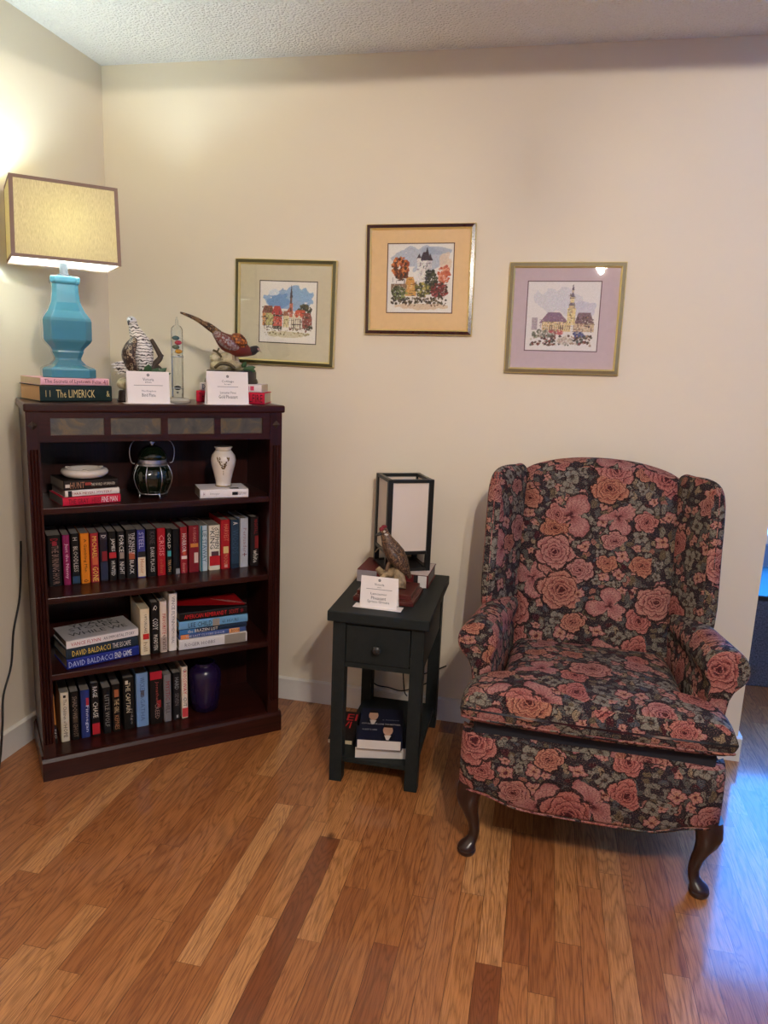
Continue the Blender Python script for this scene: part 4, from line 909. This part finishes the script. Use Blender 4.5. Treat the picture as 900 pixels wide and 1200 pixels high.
def market():
    A, put, rct, tri, trap, cloud, dots, crown, ink = canvas(3, (230, 222, 220))
    cloud(.45, .72, .36, .2, (206, 202, 210), .7); cloud(.8, .6, .16, .14, (196, 190, 206), .7)
    trap(.18, .60, .30, .46, .40, .56, (140, 110, 130)); rct(.22, .62, .28, .42, (222, 196, 150)); trap(.66, .95, .72, .88, .38, .56, (130, 104, 112)); rct(.66, .94, .28, .40, (206, 180, 150)); rct(.08, .16, .30, .48, (176, 160, 170))
    rct(.565, .68, .38, .62, (228, 204, 148)); rct(.58, .665, .60, .68, (206, 180, 140)); rct(.585, .66, .66, .70, (120, 104, 110)); rct(.595, .65, .70, .78, (224, 204, 160)); tri(.59, .655, .622, .78, .86, (110, 96, 108)); rct(.61, .636, .84, .88, (200, 180, 150)); tri(.605, .64, .622, .88, .97, (100, 88, 100))
    for k in range(13): rct(.24+.03*k, .25+.03*k, .30, .37, (120, 92, 80))
    dots(.6, .65, .48, .56, 4, .012, [(110, 86, 74)]); dots(.68, .92, .34, .5, 30, .012, [(110, 88, 90), (170, 130, 110), (90, 70, 76)])
    crown(.25, .24, .16, .05, 40, .025, [(150, 150, 130), (110, 110, 100), (190, 180, 166)]); crown(.42, .27, .10, .03, 30, .02, [(190, 96, 100), (206, 120, 116)]); crown(.75, .24, .09, .04, 40, .02, [(70, 72, 120), (96, 98, 140)])
    dots(.08, .92, .08, .22, 170, .018, [(66, 48, 48), (96, 70, 66), (170, 140, 120), (206, 190, 176), (120, 60, 60), (80, 84, 76)]); cloud(.55, .14, .1, .06, (214, 200, 186), .7); ink(.18, .94, .26, .46, 60, (110, 86, 84)); ink(.57, .67, .4, .8, 16, (110, 88, 80))
    return A
def print_mesh(A, w, h, y):
    N = A.shape[0]; bm = new_bm(); L = bm.verts.layers.float_color.new('paint')
    V = []
    for j in range(N):
        r = []
        for i in range(N):
            v = bm.verts.new((-w/2+w*i/(N-1), y, -h/2+h*j/(N-1))); c = lin(tuple(np.clip(A[j, i], 0, 255))); v[L] = (*c, 1); r.append(v)
        V.append(r)
    for j in range(N-1):
        for i in range(N-1): bm.faces.new([V[j][i], V[j][i+1], V[j+1][i+1], V[j+1][i]])
    return bm
t_ = NT('watercolour_print'); at_ = t_.n('Attribute', attribute_name='paint'); t_.bsdf(at_.outputs['Color'], .8, **{'Specular IOR Level': .2}); PRINT = t_.m
PGLASS = glass_mat('picture_glass', (.97, .98, .97), .18, .015)
def picture(label, cx, cz, W, HH, ang, outer, face, inner, matc, linec, pw, phh, dx, dz, art, group='framed watercolour prints'):
    p = thing('framed_picture', label, 'picture', Matrix.Translation((cx, -.003, cz)) @ Matrix.Rotation(-ang, 4, 'Y'), group)
    bm = new_bm()
    # moulding profile: (inset from outer edge, depth toward the room, slot)
    prof = [(0, 0, 0), (0, .016, 0), (.0025, .019, 1), (.014, .021, 1), (.0165, .019, 2), (.0195, .013, 2), (.0195, 0, 0)]
    rings = []
    for ins, dep, _ in prof:
        w, h = W/2-ins, HH/2-ins; rings.append([(-w, -dep, -h), (w, -dep, -h), (w, -dep, h), (-w, -dep, h)])
    loft(bm, rings, caps=False, mis=[0, 0, 1, 2, 2, 0, 0])
    obj('frame', bm, [outer, face, inner], p)
    a, b = W/2-.018, HH/2-.018
    bm = new_bm(); box(bm, -a, a, -.010, -.002, -b, b); obj('mat_board', bm, matc, p)
    bm = new_bm(); e = .0035
    for w0, h0 in ((pw/2+e, phh/2+e),):
        quad(bm, (dx-w0, -.0104, dz-h0), (dx+w0, -.0104, dz-h0), (dx+w0, -.0104, dz+h0), (dx-w0, -.0104, dz+h0))
    obj('mat_bevel', bm, linec, p)
    bm = print_mesh(art, pw, phh, 0.); o = obj('print', bm, PRINT, p); o.location = (dx, -.0108, dz)
    bm = new_bm(); quad(bm, (-a, -.0125, -b), (a, -.0125, -b), (a, -.0125, b), (-a, -.0125, b)); obj('glass_pane', bm, PGLASS, p)
GILT = plain((226, 206, 140), .3, .55, name='polished_gilt'); OLGILT = plain((86, 80, 50), .35, .5, name='olive_gilt'); MAHF = plain((58, 22, 22), .25, name='mahogany_frame', coat=.4)
CHAMP = plain((140, 128, 100), .35, .6, name='champagne_metal')
picture('olive gilt framed town watercolour with steeple, leftmost on the back wall', .744, 1.5585, .397, .386, -.012, GILT, OLGILT, GILT, plain((208, 198, 174), .9, name='sage_mat', spec=.2), plain((58, 44, 44), .8), .222, .222, .012, .003, town())
picture('mahogany framed castle watercolour with peach mat, highest on the back wall', 1.2515, 1.686, .394, .384, .016, GILT, MAHF, GILT, plain((230, 196, 150), .9, name='peach_mat', spec=.2), plain((84, 44, 40), .8), .236, .236, .002, .006, castle())
picture('champagne metal framed market watercolour with lilac mat above the armchair', 1.769, 1.565, .392, .378, .014, GILT, CHAMP, GILT, plain((200, 178, 184), .9, name='lilac_mat', spec=.2), plain((110, 84, 90), .8), .244, .232, -.006, .008, market())

# ------------------------------------------------------------------ end table
TB = F((1.1007, -.5657), .0147)
tb = thing('end_table', 'narrow charcoal painted end table with one drawer beside the armchair', 'table', TB)
TW, TD, TH = .3322, .535, .6043
bm = new_bm(); box(bm, 0, TW, 0, TD, .570, TH); obj('table_top', bm, CHAR, tb, bevel=.003)
i, lw = .016, .043
for x in (i, TW-i-lw):
    for y in (i, TD-i-lw):
        bm = new_bm(); box(bm, x, x+lw, y, y+lw, 0, .570); obj('leg', bm, CHAR, tb, bevel=.002)
bm = new_bm()
box(bm, i+lw, TW-i-lw, i+.004, i+.024, .413, .430); box(bm, i+lw, TW-i-lw, i+.004, i+.024, .560, .570)
for x in (i+.005, TW-i-.024): box(bm, x, x+.019, i+lw, TD-i-lw, .413, .570)
box(bm, i+lw, TW-i-lw, TD-i-.024, TD-i-.005, .413, .570); obj('apron', bm, CHAR, tb)
bm = new_bm(); box(bm, i+lw+.0025, TW-i-lw-.0025, i+.001, i+.018, .4325, .5575); box(bm, i+lw+.01, TW-i-lw-.01, i+.018, i+.4, .44, .5); dr = obj('drawer', bm, CHAR, tb, bevel=.0015)
bm = new_bm(); prof = [(.001, 0), (.007, .0), (.006, .010), (.012, .015), (.0145, .021), (.012, .026), (.001, .028)]
lathe(bm, prof, 24); bmesh.ops.transform(bm, verts=bm.verts, matrix=Matrix.Translation((.1665, i+.001, .490)) @ Matrix.Rotation(PI/2, 4, 'X')); obj('knob', bm, plain((40, 40, 40), .35), dr, smooth=0)
bm = new_bm(); box(bm, i+.010, TW-i-.010, i+.012, TD-i-.010, .068, .0847); obj('shelf', bm, CHAR, tb, bevel=.0015)
# books on its lower shelf
gt_ = 'books on the end table shelf'
def men_cover(bm, mi, hw, d, h):
    x = hw+.0005
    def q(y0, y1, z0, z1, c, dx=0):
        quad(bm, (x+dx, y0, z0), (x+dx, y1, z0), (x+dx, y1, z1), (x+dx, y0, z1), mi(c))
    # cover laid out with its head away from the viewer: z runs from the head (0) to the tail (h), y across
    for cy, cz in ((.105, .066), (.050, .170)):
        def poly(pts, c, dx):
            f = bm.faces.new([bm.verts.new((x+dx, cy+a, cz+b*1.75)) for a, b in pts]); f.material_index = mi(c)
        poly([(-.026*math.cos(k*PI/8), .010+.026*math.sin(k*PI/8)) for k in range(9)], (20, 22, 34), .0001) 
        poly([(.017*math.cos(k*PI/6), -.006+.021*math.sin(k*PI/6)) for k in range(12)], (206, 160, 134), .0003)
        poly([(-.017, -.017), (.017, -.017), (.012, -.030), (-.012, -.030)], (34, 22, 22), .0004)
        poly([(-.012, .014), (.012, .014), (.004, .032), (-.004, .032)], (222, 206, 196), .0004)
    text(bm, 'COULD WE LIVE TOGETHER', (x+.0006, .076, .118), (0, -1, 0), (0, 0, -1), .135, .010, mi((214, 206, 206)))
    text(bm, 'ROBERT E. KERR', (x+.0006, .112, .160), (0, -1, 0), (0, 0, -1), .05, .010, mi((170, 170, 180)))
    text(bm, 'a memoir', (x+.0006, .042, .085), (0, -1, 0), (0, 0, -1), .06, .008, mi((150, 150, 160)))
def flat_book(label, x, y, z, rz, w, d, h, rgb, cover, pages, fore=False):
    """lying, tail of the book to the front (fore=False) or fore edge to the front (True); x,y front left corner"""
    if fore:   # spine at the back: turn half round
        M = at(TB, x, y, z, rz) @ Matrix.Translation((h, d, w/2)) @ Matrix.Rotation(PI, 4, 'Z') @ Matrix.Translation((h, 0, 0)) @ Matrix.Rotation(-PI/2, 4, 'Y')
    else:      # tail to the front, spine at the left... head away
        M = at(TB, x, y, z, rz) @ Matrix.Translation((d, 0, w/2)) @ Matrix.Rotation(PI/2, 4, 'Z') @ Matrix.Translation((h, 0, 0)) @ Matrix.Rotation(-PI/2, 4, 'Y')
    return book(label, w, d, h, rgb, M, group=gt_, hard=False, cover=cover, pages=pages)
flat_book('thick dark paperback with white fore edge, lowest of the pile inside the end table', .100, .034, .0852, math.radians(12), .040, .155, .205, (30, 34, 52), None, WHITEP, True)
flat_book('navy paperback with two portrait photos on top of the pile in the end table', .108, .024, .1257, math.radians(9), .034, .150, .230, (24, 28, 50), men_cover, WHITEP)
def red_letters(bm, mi, hw, d, h):
    x = hw+.0005
    text(bm, 'BEI', (x, .043, .045), (0, -1, 0), (0, 0, -1), .070, .05, mi((196, 40, 44))); text(bm, 'WI', (x, .050, .105), (0, -1, 0), (0, 0, -1), .055, .05, mi((196, 40, 44)))
flat_book('black book with red letters on the lower shelf of the end table', -.014, .105, .0852, math.radians(6), .016, .088, .215, (24, 18, 20), red_letters, CREAM)

# things on the table top
card('white tent card standing on the end table before the grouse', at(TB, .150, .075, TH+.0004, math.radians(-2)), [('@', .90, 0, 0, 0), ('Victoria', .76, .26, .008, 0), ('inn', .67, .10, .004, 0), ('--', .60, .7, 0, 0), ('Lancaster', .45, .44, .007, 0), ('Pheasant', .31, .40, .011, 0), ('Spruce Grouse', .18, .6, .012, 0)], .124, .100, .155)
gf = thing('bird_figurine', 'brown grouse figurine with red comb on a stepped cherry plinth', 'figurine', at(TB, .160, .208, TH+.0004, math.radians(-2)), 'bird figurines')
bm = new_bm()
for hx, hy, z0, z1 in ((.103, .088, 0, .016), (.099, .084, .016, .020), (.093, .078, .020, .036)): box(bm, -hx, hx, -hy, hy, z0, z1)
obj('plinth', bm, CHERRY, gf, bevel=.002)
bm = new_bm()
tube(bm, spline([(-.050, .03, .088), (-.030, .025, .072), (.0, .02, .078), (.022, .015, .085), (.035, .0, .060), (.036, -.012, .037)], 5), [.010+.0006*k for k in range(26)], 10)
tube(bm, spline([(-.01, .02, .078), (-.028, .0, .060), (-.052, -.02, .050), (-.06, -.03, .040)], 5), [.011-.0003*k for k in range(16)], 9)
tube(bm, spline([(.02, .015, .084), (.012, .03, .055), (.0, .05, .036)], 5), .012, 9)
t_ = NT('driftwood'); n_ = t_.noise(t_.V('MULTIPLY', t_.obco(), (1., 1., 1.)), 45, 4); t_.bsdf(t_.ramp(n_, [(.3, lin((92, 72, 52))), (.6, lin((176, 150, 116))), (.75, lin((206, 186, 156)))]), .6, normal=t_.bump(n_, .5, .004))
obj('driftwood_perch', bm, t_.m, gf, smooth=0)
BRN2 = feather('speckled_brown_plumage', lin((84, 56, 42)), [(.15, lin((44, 30, 26))), (.36, lin((104, 72, 52))), (.5, lin((168, 132, 100))), (.6, lin((62, 40, 32)))], (170, 170, 170))
bm = new_bm()
bp = spline([(.066, .03, .064), (.054, .03, .085), (.034, .03, .112), (.012, .03, .140), (-.008, .03, .168), (-.022, .03, .194), (-.030, .03, .212), (-.035, .028, .225), (-.038, .026, .236)], 4)
key = [(.010, .006), (.015, .011), (.029, .026), (.035, .034), (.031, .030), (.020, .020), (.015, .015), (.0145, .0145), (.006, .006)]
rr = []
for q_ in range(len(bp)):
    q = q_/4; k = min(int(q), 7); f = q-k; rr.append(tuple(key[k][j]*(1-f)+key[k+1][j]*f for j in (0, 1)))
tube(bm, bp, rr, 18); bd = obj('bird_body', bm, BRN2, gf, smooth=0)
bm = new_bm(); tube(bm, spline([(-.012, -.004, .180), (.010, -.006, .150), (.034, .0, .118), (.056, .012, .084)], 5), [(.004+.013*math.sin(PI*min(1, (k+1)/17)), .006+.014*math.sin(PI*min(1, (k+1)/17))) for k in range(16)], 12); obj('wing', bm, BRN2, gf, smooth=0)
bm = new_bm(); ico(bm, (-.039, .019, .229), .0095, 2, (1, .7, .9)); ico(bm, (-.032, .026, .238), .010, 2, (1, .9, .5)); obj('red_comb', bm, plain((128, 30, 42), .6, name='red_comb'), bd, smooth=0)
bm = new_bm(); tube(bm, [(-.040, .020, .214), (-.054, .016, .208), (-.062, .014, .200)], [.007, .005, .001], 8); obj('beak', bm, plain((56, 50, 46), .4), bd, smooth=0)
bm = new_bm(); ico(bm, (-.028, .0155, .222), .005, 1); ico(bm, (-.022, .017, .212), .006, 1, (1.4, .6, .7)); obj('cheek_patch', bm, plain((190, 182, 174), .5), bd, smooth=0)
bm = new_bm()
for y in (.02, .04):
    bm = new_bm(); tube(bm, spline([(-.002, y, .125), (-.012, y-.004, .105), (-.014, y-.008, .086)], 3), .0055, 8)
    obj('leg', bm, plain((120, 92, 70), .6), gf, smooth=0)
bm = new_bm(); tube(bm, spline([(-.022, .02, .17), (-.045, .01, .163), (-.055, .004, .150)], 3), .002, 6); obj('twig', bm, plain((90, 76, 60), .6), gf, smooth=0)

rb = lie(TB, .014, .345, TH+.0004, .262, .047, .178, math.radians(-1.5), 'dark red hardcover with pale grey jacket panels under the black lantern', (96, 30, 32),
         [], [(.72, 1, (150, 140, 142)), (.02, .14, (222, 214, 210)), (.14, .2, (40, 34, 36))],
         cover=lambda bm, mi, hw, d, h: quad(bm, (hw+.0004, .0, .002), (hw+.0004, d-.002, .002), (hw+.0004, d-.05, h*.62), (hw+.0004, .0, h*.48), mi((214, 196, 188))), pages=GREYP)
LT = at(TB, .157, .447, TH+.0480, math.radians(27))
ln = thing('lantern', 'small black framed lantern with frosted panels on the red book', 'lantern', LT)
hs, lh, bz = .076, .336, .074
bm = new_bm(); pw = .009
for sx in (-1, 1):
    for sy in (-1, 1): box(bm, sx*hs-pw, sx*hs+pw, sy*hs-pw, sy*hs+pw, 0, lh)
for z0, z1 in ((0, .010), (bz-.012, bz), (lh-.012, lh)):
    for s in (-1, 1):
        box(bm, -hs+pw, hs-pw, s*hs-pw*.8, s*hs+pw*.8, z0, z1); box(bm, s*hs-pw*.8, s*hs+pw*.8, -hs+pw, hs-pw, z0, z1)
obj('frame', bm, BLACKM, ln, bevel=.001)
t_ = NT('frosted_panel'); df = t_.n('BsdfDiffuse', {'Color': lin((240, 224, 210))}); tl = t_.n('BsdfTranslucent', {'Color': lin((232, 216, 200))}); mx = t_.n('MixShader', {0: .12, 1: df.outputs[0], 2: tl.outputs[0]})
gl = t_.n('BsdfGlossy', {'Roughness': .25}); m2 = t_.n('MixShader', {0: .05, 1: mx.outputs[0], 2: gl.outputs[0]}); t_.t.links.new(m2.outputs[0], t_.out.inputs[0])
for k in range(4):
    bm = new_bm(); M = Matrix.Rotation(k*PI/2, 4, 'Z'); box(bm, -hs+pw, hs-pw, -hs-.0015, -hs+.0015, bz, lh-.012, 0, M); obj('frosted_panel', bm, t_.m, ln)
bm = new_bm(); box(bm, -hs+pw, hs-pw, -hs+pw, hs-pw, .001, .006); obj('base_plate', bm, BLACKM, ln)
# cords behind the table
def TP(x, y, z): return TB @ Vector((x, y, z))
bm = new_bm(); tube(bm, spline([TP(-.006, .5445, .30), TP(.0, .5445, .195), TP(.02, .5445, .16), TP(.06, .5445, .12), TP(.115, .5445, .114), TP(.16, .5445, .106), TP(.20, .5445, .118), TP(.262, .5445, .150), TP(.29, .5445, .178)], 6), .0026)
tag(obj('power_cord', bm, CORD, smooth=0), 'black cord looping low along the wall behind the end table', 'cord')
bm = new_bm(); tube(bm, spline([TP(.158, .5445, .40), TP(.164, .5445, .27), TP(.168, .5445, .205), TP(.178, .5445, .11), TP(.19, .5445, .0875)], 6), .0026)
tag(obj('power_cord', bm, CORD, smooth=0), 'black cord dropping straight down behind the drawer of the end table', 'cord')
bm = new_bm(); tube(bm, spline([TP(.200, .5445, .165), TP(.258, .5445, .192), TP(.285, .5445, .204), TP(.34, .5445, .235)], 6), .0026)
tag(obj('power_cord', bm, CORD, smooth=0), 'black cord rising to the right behind the right rear leg of the end table', 'cord')

# ------------------------------------------------------------------ wingback armchair
CHM = F((1.606, -.805), math.radians(-.8))
chair = thing('wingback_armchair', 'wingback armchair in dark floral tapestry on cabriole legs', 'armchair', CHM)
CX = .318
def box_uv(bm, off=(0, 0)):
    L = bm.loops.layers.uv.new('UVMap')
    bmesh.ops.recalc_face_normals(bm, faces=bm.faces[:])
    for f in bm.faces:
        n = f.normal; ax = max(range(3), key=lambda k: abs(n[k])*(1.25 if k == 1 else 1))
        for l in f.loops:
            c = l.vert.co
            uv = (c.x, c.z) if ax == 1 else ((c.x, c.y) if ax == 2 else (c.y, c.z))
            l[L].uv = (uv[0]+off[0], uv[1]+off[1])
def fab(name, bm, parent=chair, off=(0, 0), sub=1):
    box_uv(bm, off); return obj(name, bm, FAB, parent, smooth=0, sub=sub)
def outline(pts, k=5): # closed smooth outline through 2-D pts
    n = len(pts); out = []
    for i in range(n):
        p0, p1, p2, p3 = (Vector(pts[(i+j-1) % n]) for j in range(4))
        for j in range(k):
            t = j/k; out.append(.5*((2*p1)+(p2-p0)*t+(2*p0-5*p1+4*p2-p3)*t*t+(3*p1-p0-3*p2+p3)*t**3))
    return out
def pillow(bm, out, fmap, front, back, edge=.85):
    """out: 2-D outline; fmap(p, depth) -> 3-D; front/back(s): depth at scale s (1 = rim, 0 = centre)"""
    c = sum((Vector(p) for p in out), Vector((0, 0)))/len(out)
    S_ = [.0, .25, .5, .7, .82, .9, .95, .985, 1.0]
    rings = []
    for s in S_[1:]: rings.append([fmap(c+(Vector(p)-c)*s, front(s)) for p in out])
    for s in S_[::-1][0:-1]: rings.append([fmap(c+(Vector(p)-c)*s, back(s)) for p in out])
    R = loft(bm, rings, caps=False)
    for r, s, fn in ((R[0], 0, front), (R[-1], 0, back)):
        v = bm.verts.new(fmap(c, fn(0)))
        for i in range(len(r)):
            a, b = r[i], r[(i+1) % len(r)]
            bm.faces.new([v, b, a] if fn is front else [v, a, b])
def rim(s, T, k=.80): # flat with rounded rim
    if s < k: return T
    q = (s-k)/(1-k); return T*math.sqrt(max(0, 1-q*q))
# backrest: leaning slab with arched top
def lean(z): return .445+(z-.52)*.285
bo = [(.075, .40), (.318, .40), (.561, .40), (.572, .55), (.578, .80), (.574, 1.02), (.560, 1.058), (.50, 1.082), (.42, 1.098), (.318, 1.104), (.216, 1.098), (.136, 1.082), (.076, 1.058), (.062, 1.02), (.058, .80), (.064, .55)]
bm = new_bm()
pillow(bm, outline(bo, 3), lambda p, d: (p[0], lean(p[1])+.055-d, p[1]), lambda s: rim(s, .055, .78)+.018*(1-s*s), lambda s: -rim(s, .050, .85))
fab('backrest', bm, off=(.0, .1))
# wings
for sgn in (-1, 1):
    bm = new_bm()
    # outline in (depth along wing, z); x follows the flare
    wo = [(.60, .50), (.44, .52), (.345, .60), (.335, .66), (.352, .74), (.385, .86), (.415, .98), (.437, 1.035), (.470, 1.066), (.515, 1.075), (.58, 1.072), (.66, 1.060), (.68, .95), (.65, .75)]
    def fm(p, d, sgn=sgn):
        y, z = p
        back = lean(z)+.06
        q = max(0., min(1.3, (back-y)/.15))
        half = .254+.058*q**1.1+.012*(z-.7)
        return (CX+sgn*(half+d), y, z)
    pillow(bm, outline(wo, 4), fm, lambda s: rim(s, .026, .72), lambda s: -rim(s, .026, .72))
    fab('wing', bm, off=(.31 if sgn > 0 else .77, .05))
# arms: scroll section swept forward and outward
def arm_section(xc, zc, r, xi, zb, sgn):
    P = []
    for k in range(15): # roll from inside bottom over the top to the outer underside
        a = math.radians(-50+k*(280/14.)); P.append((xc-sgn*0+sgn*(-1)*0+(-sgn)*r*math.cos(a)*-1*-1 if False else xc-sgn*r*math.cos(a), zc+r*math.sin(a)))
    xo = xc+sgn*r*.05
    P += [(xo+sgn*.006, zc-r*1.25), (xo+sgn*.004, zb+.05), (xo+sgn*.004, zb), (xi+sgn*0, zb), (xi, zb+.05), (xi, zc-r*1.2)]
    return P
for sgn in (-1, 1):
    bm = new_bm(); rings = []
    ys = [.56, .50, .42, .34, .26, .19, .14, .115]
    for y in ys:
        f = (.56-y)/.445
        xc = CX+sgn*(.278+(.066 if sgn > 0 else .054)*f); r = .050+.010*f; zc = .607+.004*f
        rings.append([(x, y, z) for x, z in arm_section(xc, zc, r, xc-sgn*.050, .38, sgn)])
    last = rings[-1]; cx_ = sum(p[0] for p in last)/len(last); cz_ = sum(p[2] for p in last)/len(last)
    for s, dy in ((.97, .108), (.90, .103), (.75, .100), (.4, .098)):
        rings.append([(cx_+(p[0]-cx_)*s, dy, cz_+(p[2]-cz_)*s) for p in last])
    loft(bm, rings)
    ar = fab('arm', bm, off=(.52 if sgn > 0 else .13, .4))
# seat cushion (T-shaped, crowned)
def cush(bm):
    To = [(-.036, -.040), (-.020, -.052), (.15, -.060), (.318, -.064), (.486, -.060), (.656, -.052), (.672, -.040), (.676, .030), (.668, .088), (.64, .096), (.588, .100), (.576, .13), (.572, .28), (.560, .45), (.52, .462), (.318, .468), (.116, .462), (.076, .45), (.064, .28), (.060, .13), (.048, .100), (-.004, .096), (-.032, .088), (-.040, .030)]
    o = outline(To, 3)
    zm = .4735
    pillow(bm, o, lambda p, d: (p[0], p[1], zm+d), lambda s: rim(s, .045, .80)+.026*(1-s**2), lambda s: -rim(s, .049, .82))
bm = new_bm(); cush(bm); fab('seat_cushion', bm, off=(.2, .6))
# welt round the cushion front
bm = new_bm(); tube(bm, spline([(CX+(x-CX)*.974, .2+(y-.2)*.965, z) for x, y, z in [(-.042, .06, .447), (-.044, .0, .447), (-.040, -.040, .447), (-.020, -.056, .447), (.15, -.064, .447), (.318, -.068, .447), (.486, -.064, .447), (.656, -.056, .447), (.676, -.040, .447), (.680, .0, .447), (.679, .06, .447)]], 4), .0035, 7); box_uv(bm); obj('piping', bm, FAB, chair, smooth=0)
# seat deck
bm = new_bm(); box(bm, .0, .636, -.015, .50, .33, .424); obj('seat_deck', bm, plain((30, 30, 40), .9, name='navy_deck'), chair, bevel=.01)
# front rail with serpentine lower edge, side and back rails
N_ = 36; bm = new_bm(); rings = []
for i_ in range(N_+1):
    f = i_/N_; x = -.030+.692*f; e = abs(2*f-1)
    zb = .190+.034*(1/(1+math.exp(-(e-.66)*14)))
    zt = .392
    bow = -.012*(1-e**4)+.018*max(0, (e-.9)/.1)**2
    y0 = -.030+bow
    sec = [(y0+.006, zb), (y0+.001, zb+.004), (y0-.001, zb+.012), (y0-.004, (zb+zt)/2), (y0+.002, zt-.025), (y0+.010, zt-.008), (y0+.026, zt), (y0+.05, zt), (y0+.05, zb)]
    rings.append([(x, y, z) for y, z in sec])
loft(bm, rings); fab('front_rail', bm, off=(.05, .33), sub=0)
bm = new_bm(); tube(bm, [(-.030+.692*i_/N_, -.030-.012*(1-abs(2*i_/N_-1)**4)+.018*max(0, (abs(2*i_/N_-1)-.9)/.1)**2, .189+.034*(1/(1+math.exp(-(abs(2*i_/N_-1)-.66)*14)))) for i_ in range(N_+1)], .0035, 7); box_uv(bm); obj('welt', bm, FAB, chair, smooth=0)
for sgn in (-1, 1):
    bm = new_bm(); xa = CX+sgn*.340; xb = CX+sgn*.290
    prism(bm, [(-.012, .224), (.30, .215), (.60, .215), (.62, .40), (.60, .52), (.30, .52), (.12, .50), (.08, .38), (-.012, .378)], lambda p: (xa-sgn*.05*max(0, (p[0]-.0)/.62), p[0], p[1]), lambda p: (xb-sgn*.03*max(0, p[0]/.62), p[0], p[1]))
    fab('side_panel', bm, off=(.4, .2), sub=0)
bm = new_bm(); prism(bm, [(.06, .215), (.576, .215), (.576, .45), (.06, .45)], lambda p: (p[0], .56, p[1]), lambda p: (p[0], .62, p[1])); fab('back_rail', bm, sub=0)
bm = new_bm(); box(bm, .01, .626, .0, .58, .205, .222); obj('dust_cover', bm, plain((24, 22, 22), .9), chair)
# legs
def cabriole(x, y, dx, dy):
    d = Vector((dx, dy, 0)).normalized(); bm = new_bm(); rings = []
    prof = [(.235, .004, .036, 0), (.215, .006, .037, 0), (.19, .012, .034, 0), (.16, .010, .028, 1), (.13, .0, .0215, 2), (.10, -.010, .0175, 2), (.07, -.016, .0155, 2), (.05, -.014, .0155, 2), (.038, -.006, .0185, 2), (.030, .004, .0235, 2), (.022, .006, .0265, 2), (.018, .006, .0255, 2), (.015, .006, .0275, 2), (.008, .006, .0265, 2), (.0, .005, .022, 2)]
    for z, off, r, kind in prof:
        c = Vector((x, y, z))+d*off; rr_ = []
        for k in range(20):
            a = 2*PI*k/20; q = r
            if kind < 2:
                p = 3.2 if kind == 0 else 2.5; q = r/((abs(math.cos(a))**p+abs(math.sin(a))**p)**(1/p))
            rr_.append((c.x+q*math.cos(a), c.y+q*math.sin(a), z))
        rings.append(rr_)
    loft(bm, rings); return obj('leg', bm, LEGW, chair, smooth=45)
cabriole(.008, .006, -.8, -.6); cabriole(.634, .006, .8, -.6)
for x in (.06, .576):
    bm = new_bm(); loft(bm, [[(x+sx*r, y+sy*r, z) for sx, sy in ((-1, -1), (1, -1), (1, 1), (-1, 1))] for y, z, r in ((.58, .22, .022), (.60, .12, .019), (.645, 0, .015))]); obj('leg', bm, LEGW, chair, bevel=.003)

# ------------------------------------------------------------------ daylight and view
w = bpy.data.worlds.new('sky'); SC.world = w; w.use_nodes = True; nt = w.node_tree
bg = nt.nodes['Background']; bg.inputs[0].default_value = (.03, .29, 1.0, 1); bg.inputs[1].default_value = 17.
SC.view_settings.view_transform = 'Standard'; SC.view_settings.look = 'None'; SC.view_settings.gamma = 1; SC.view_settings.use_curve_mapping = False
SC.view_settings.exposure = 0.0
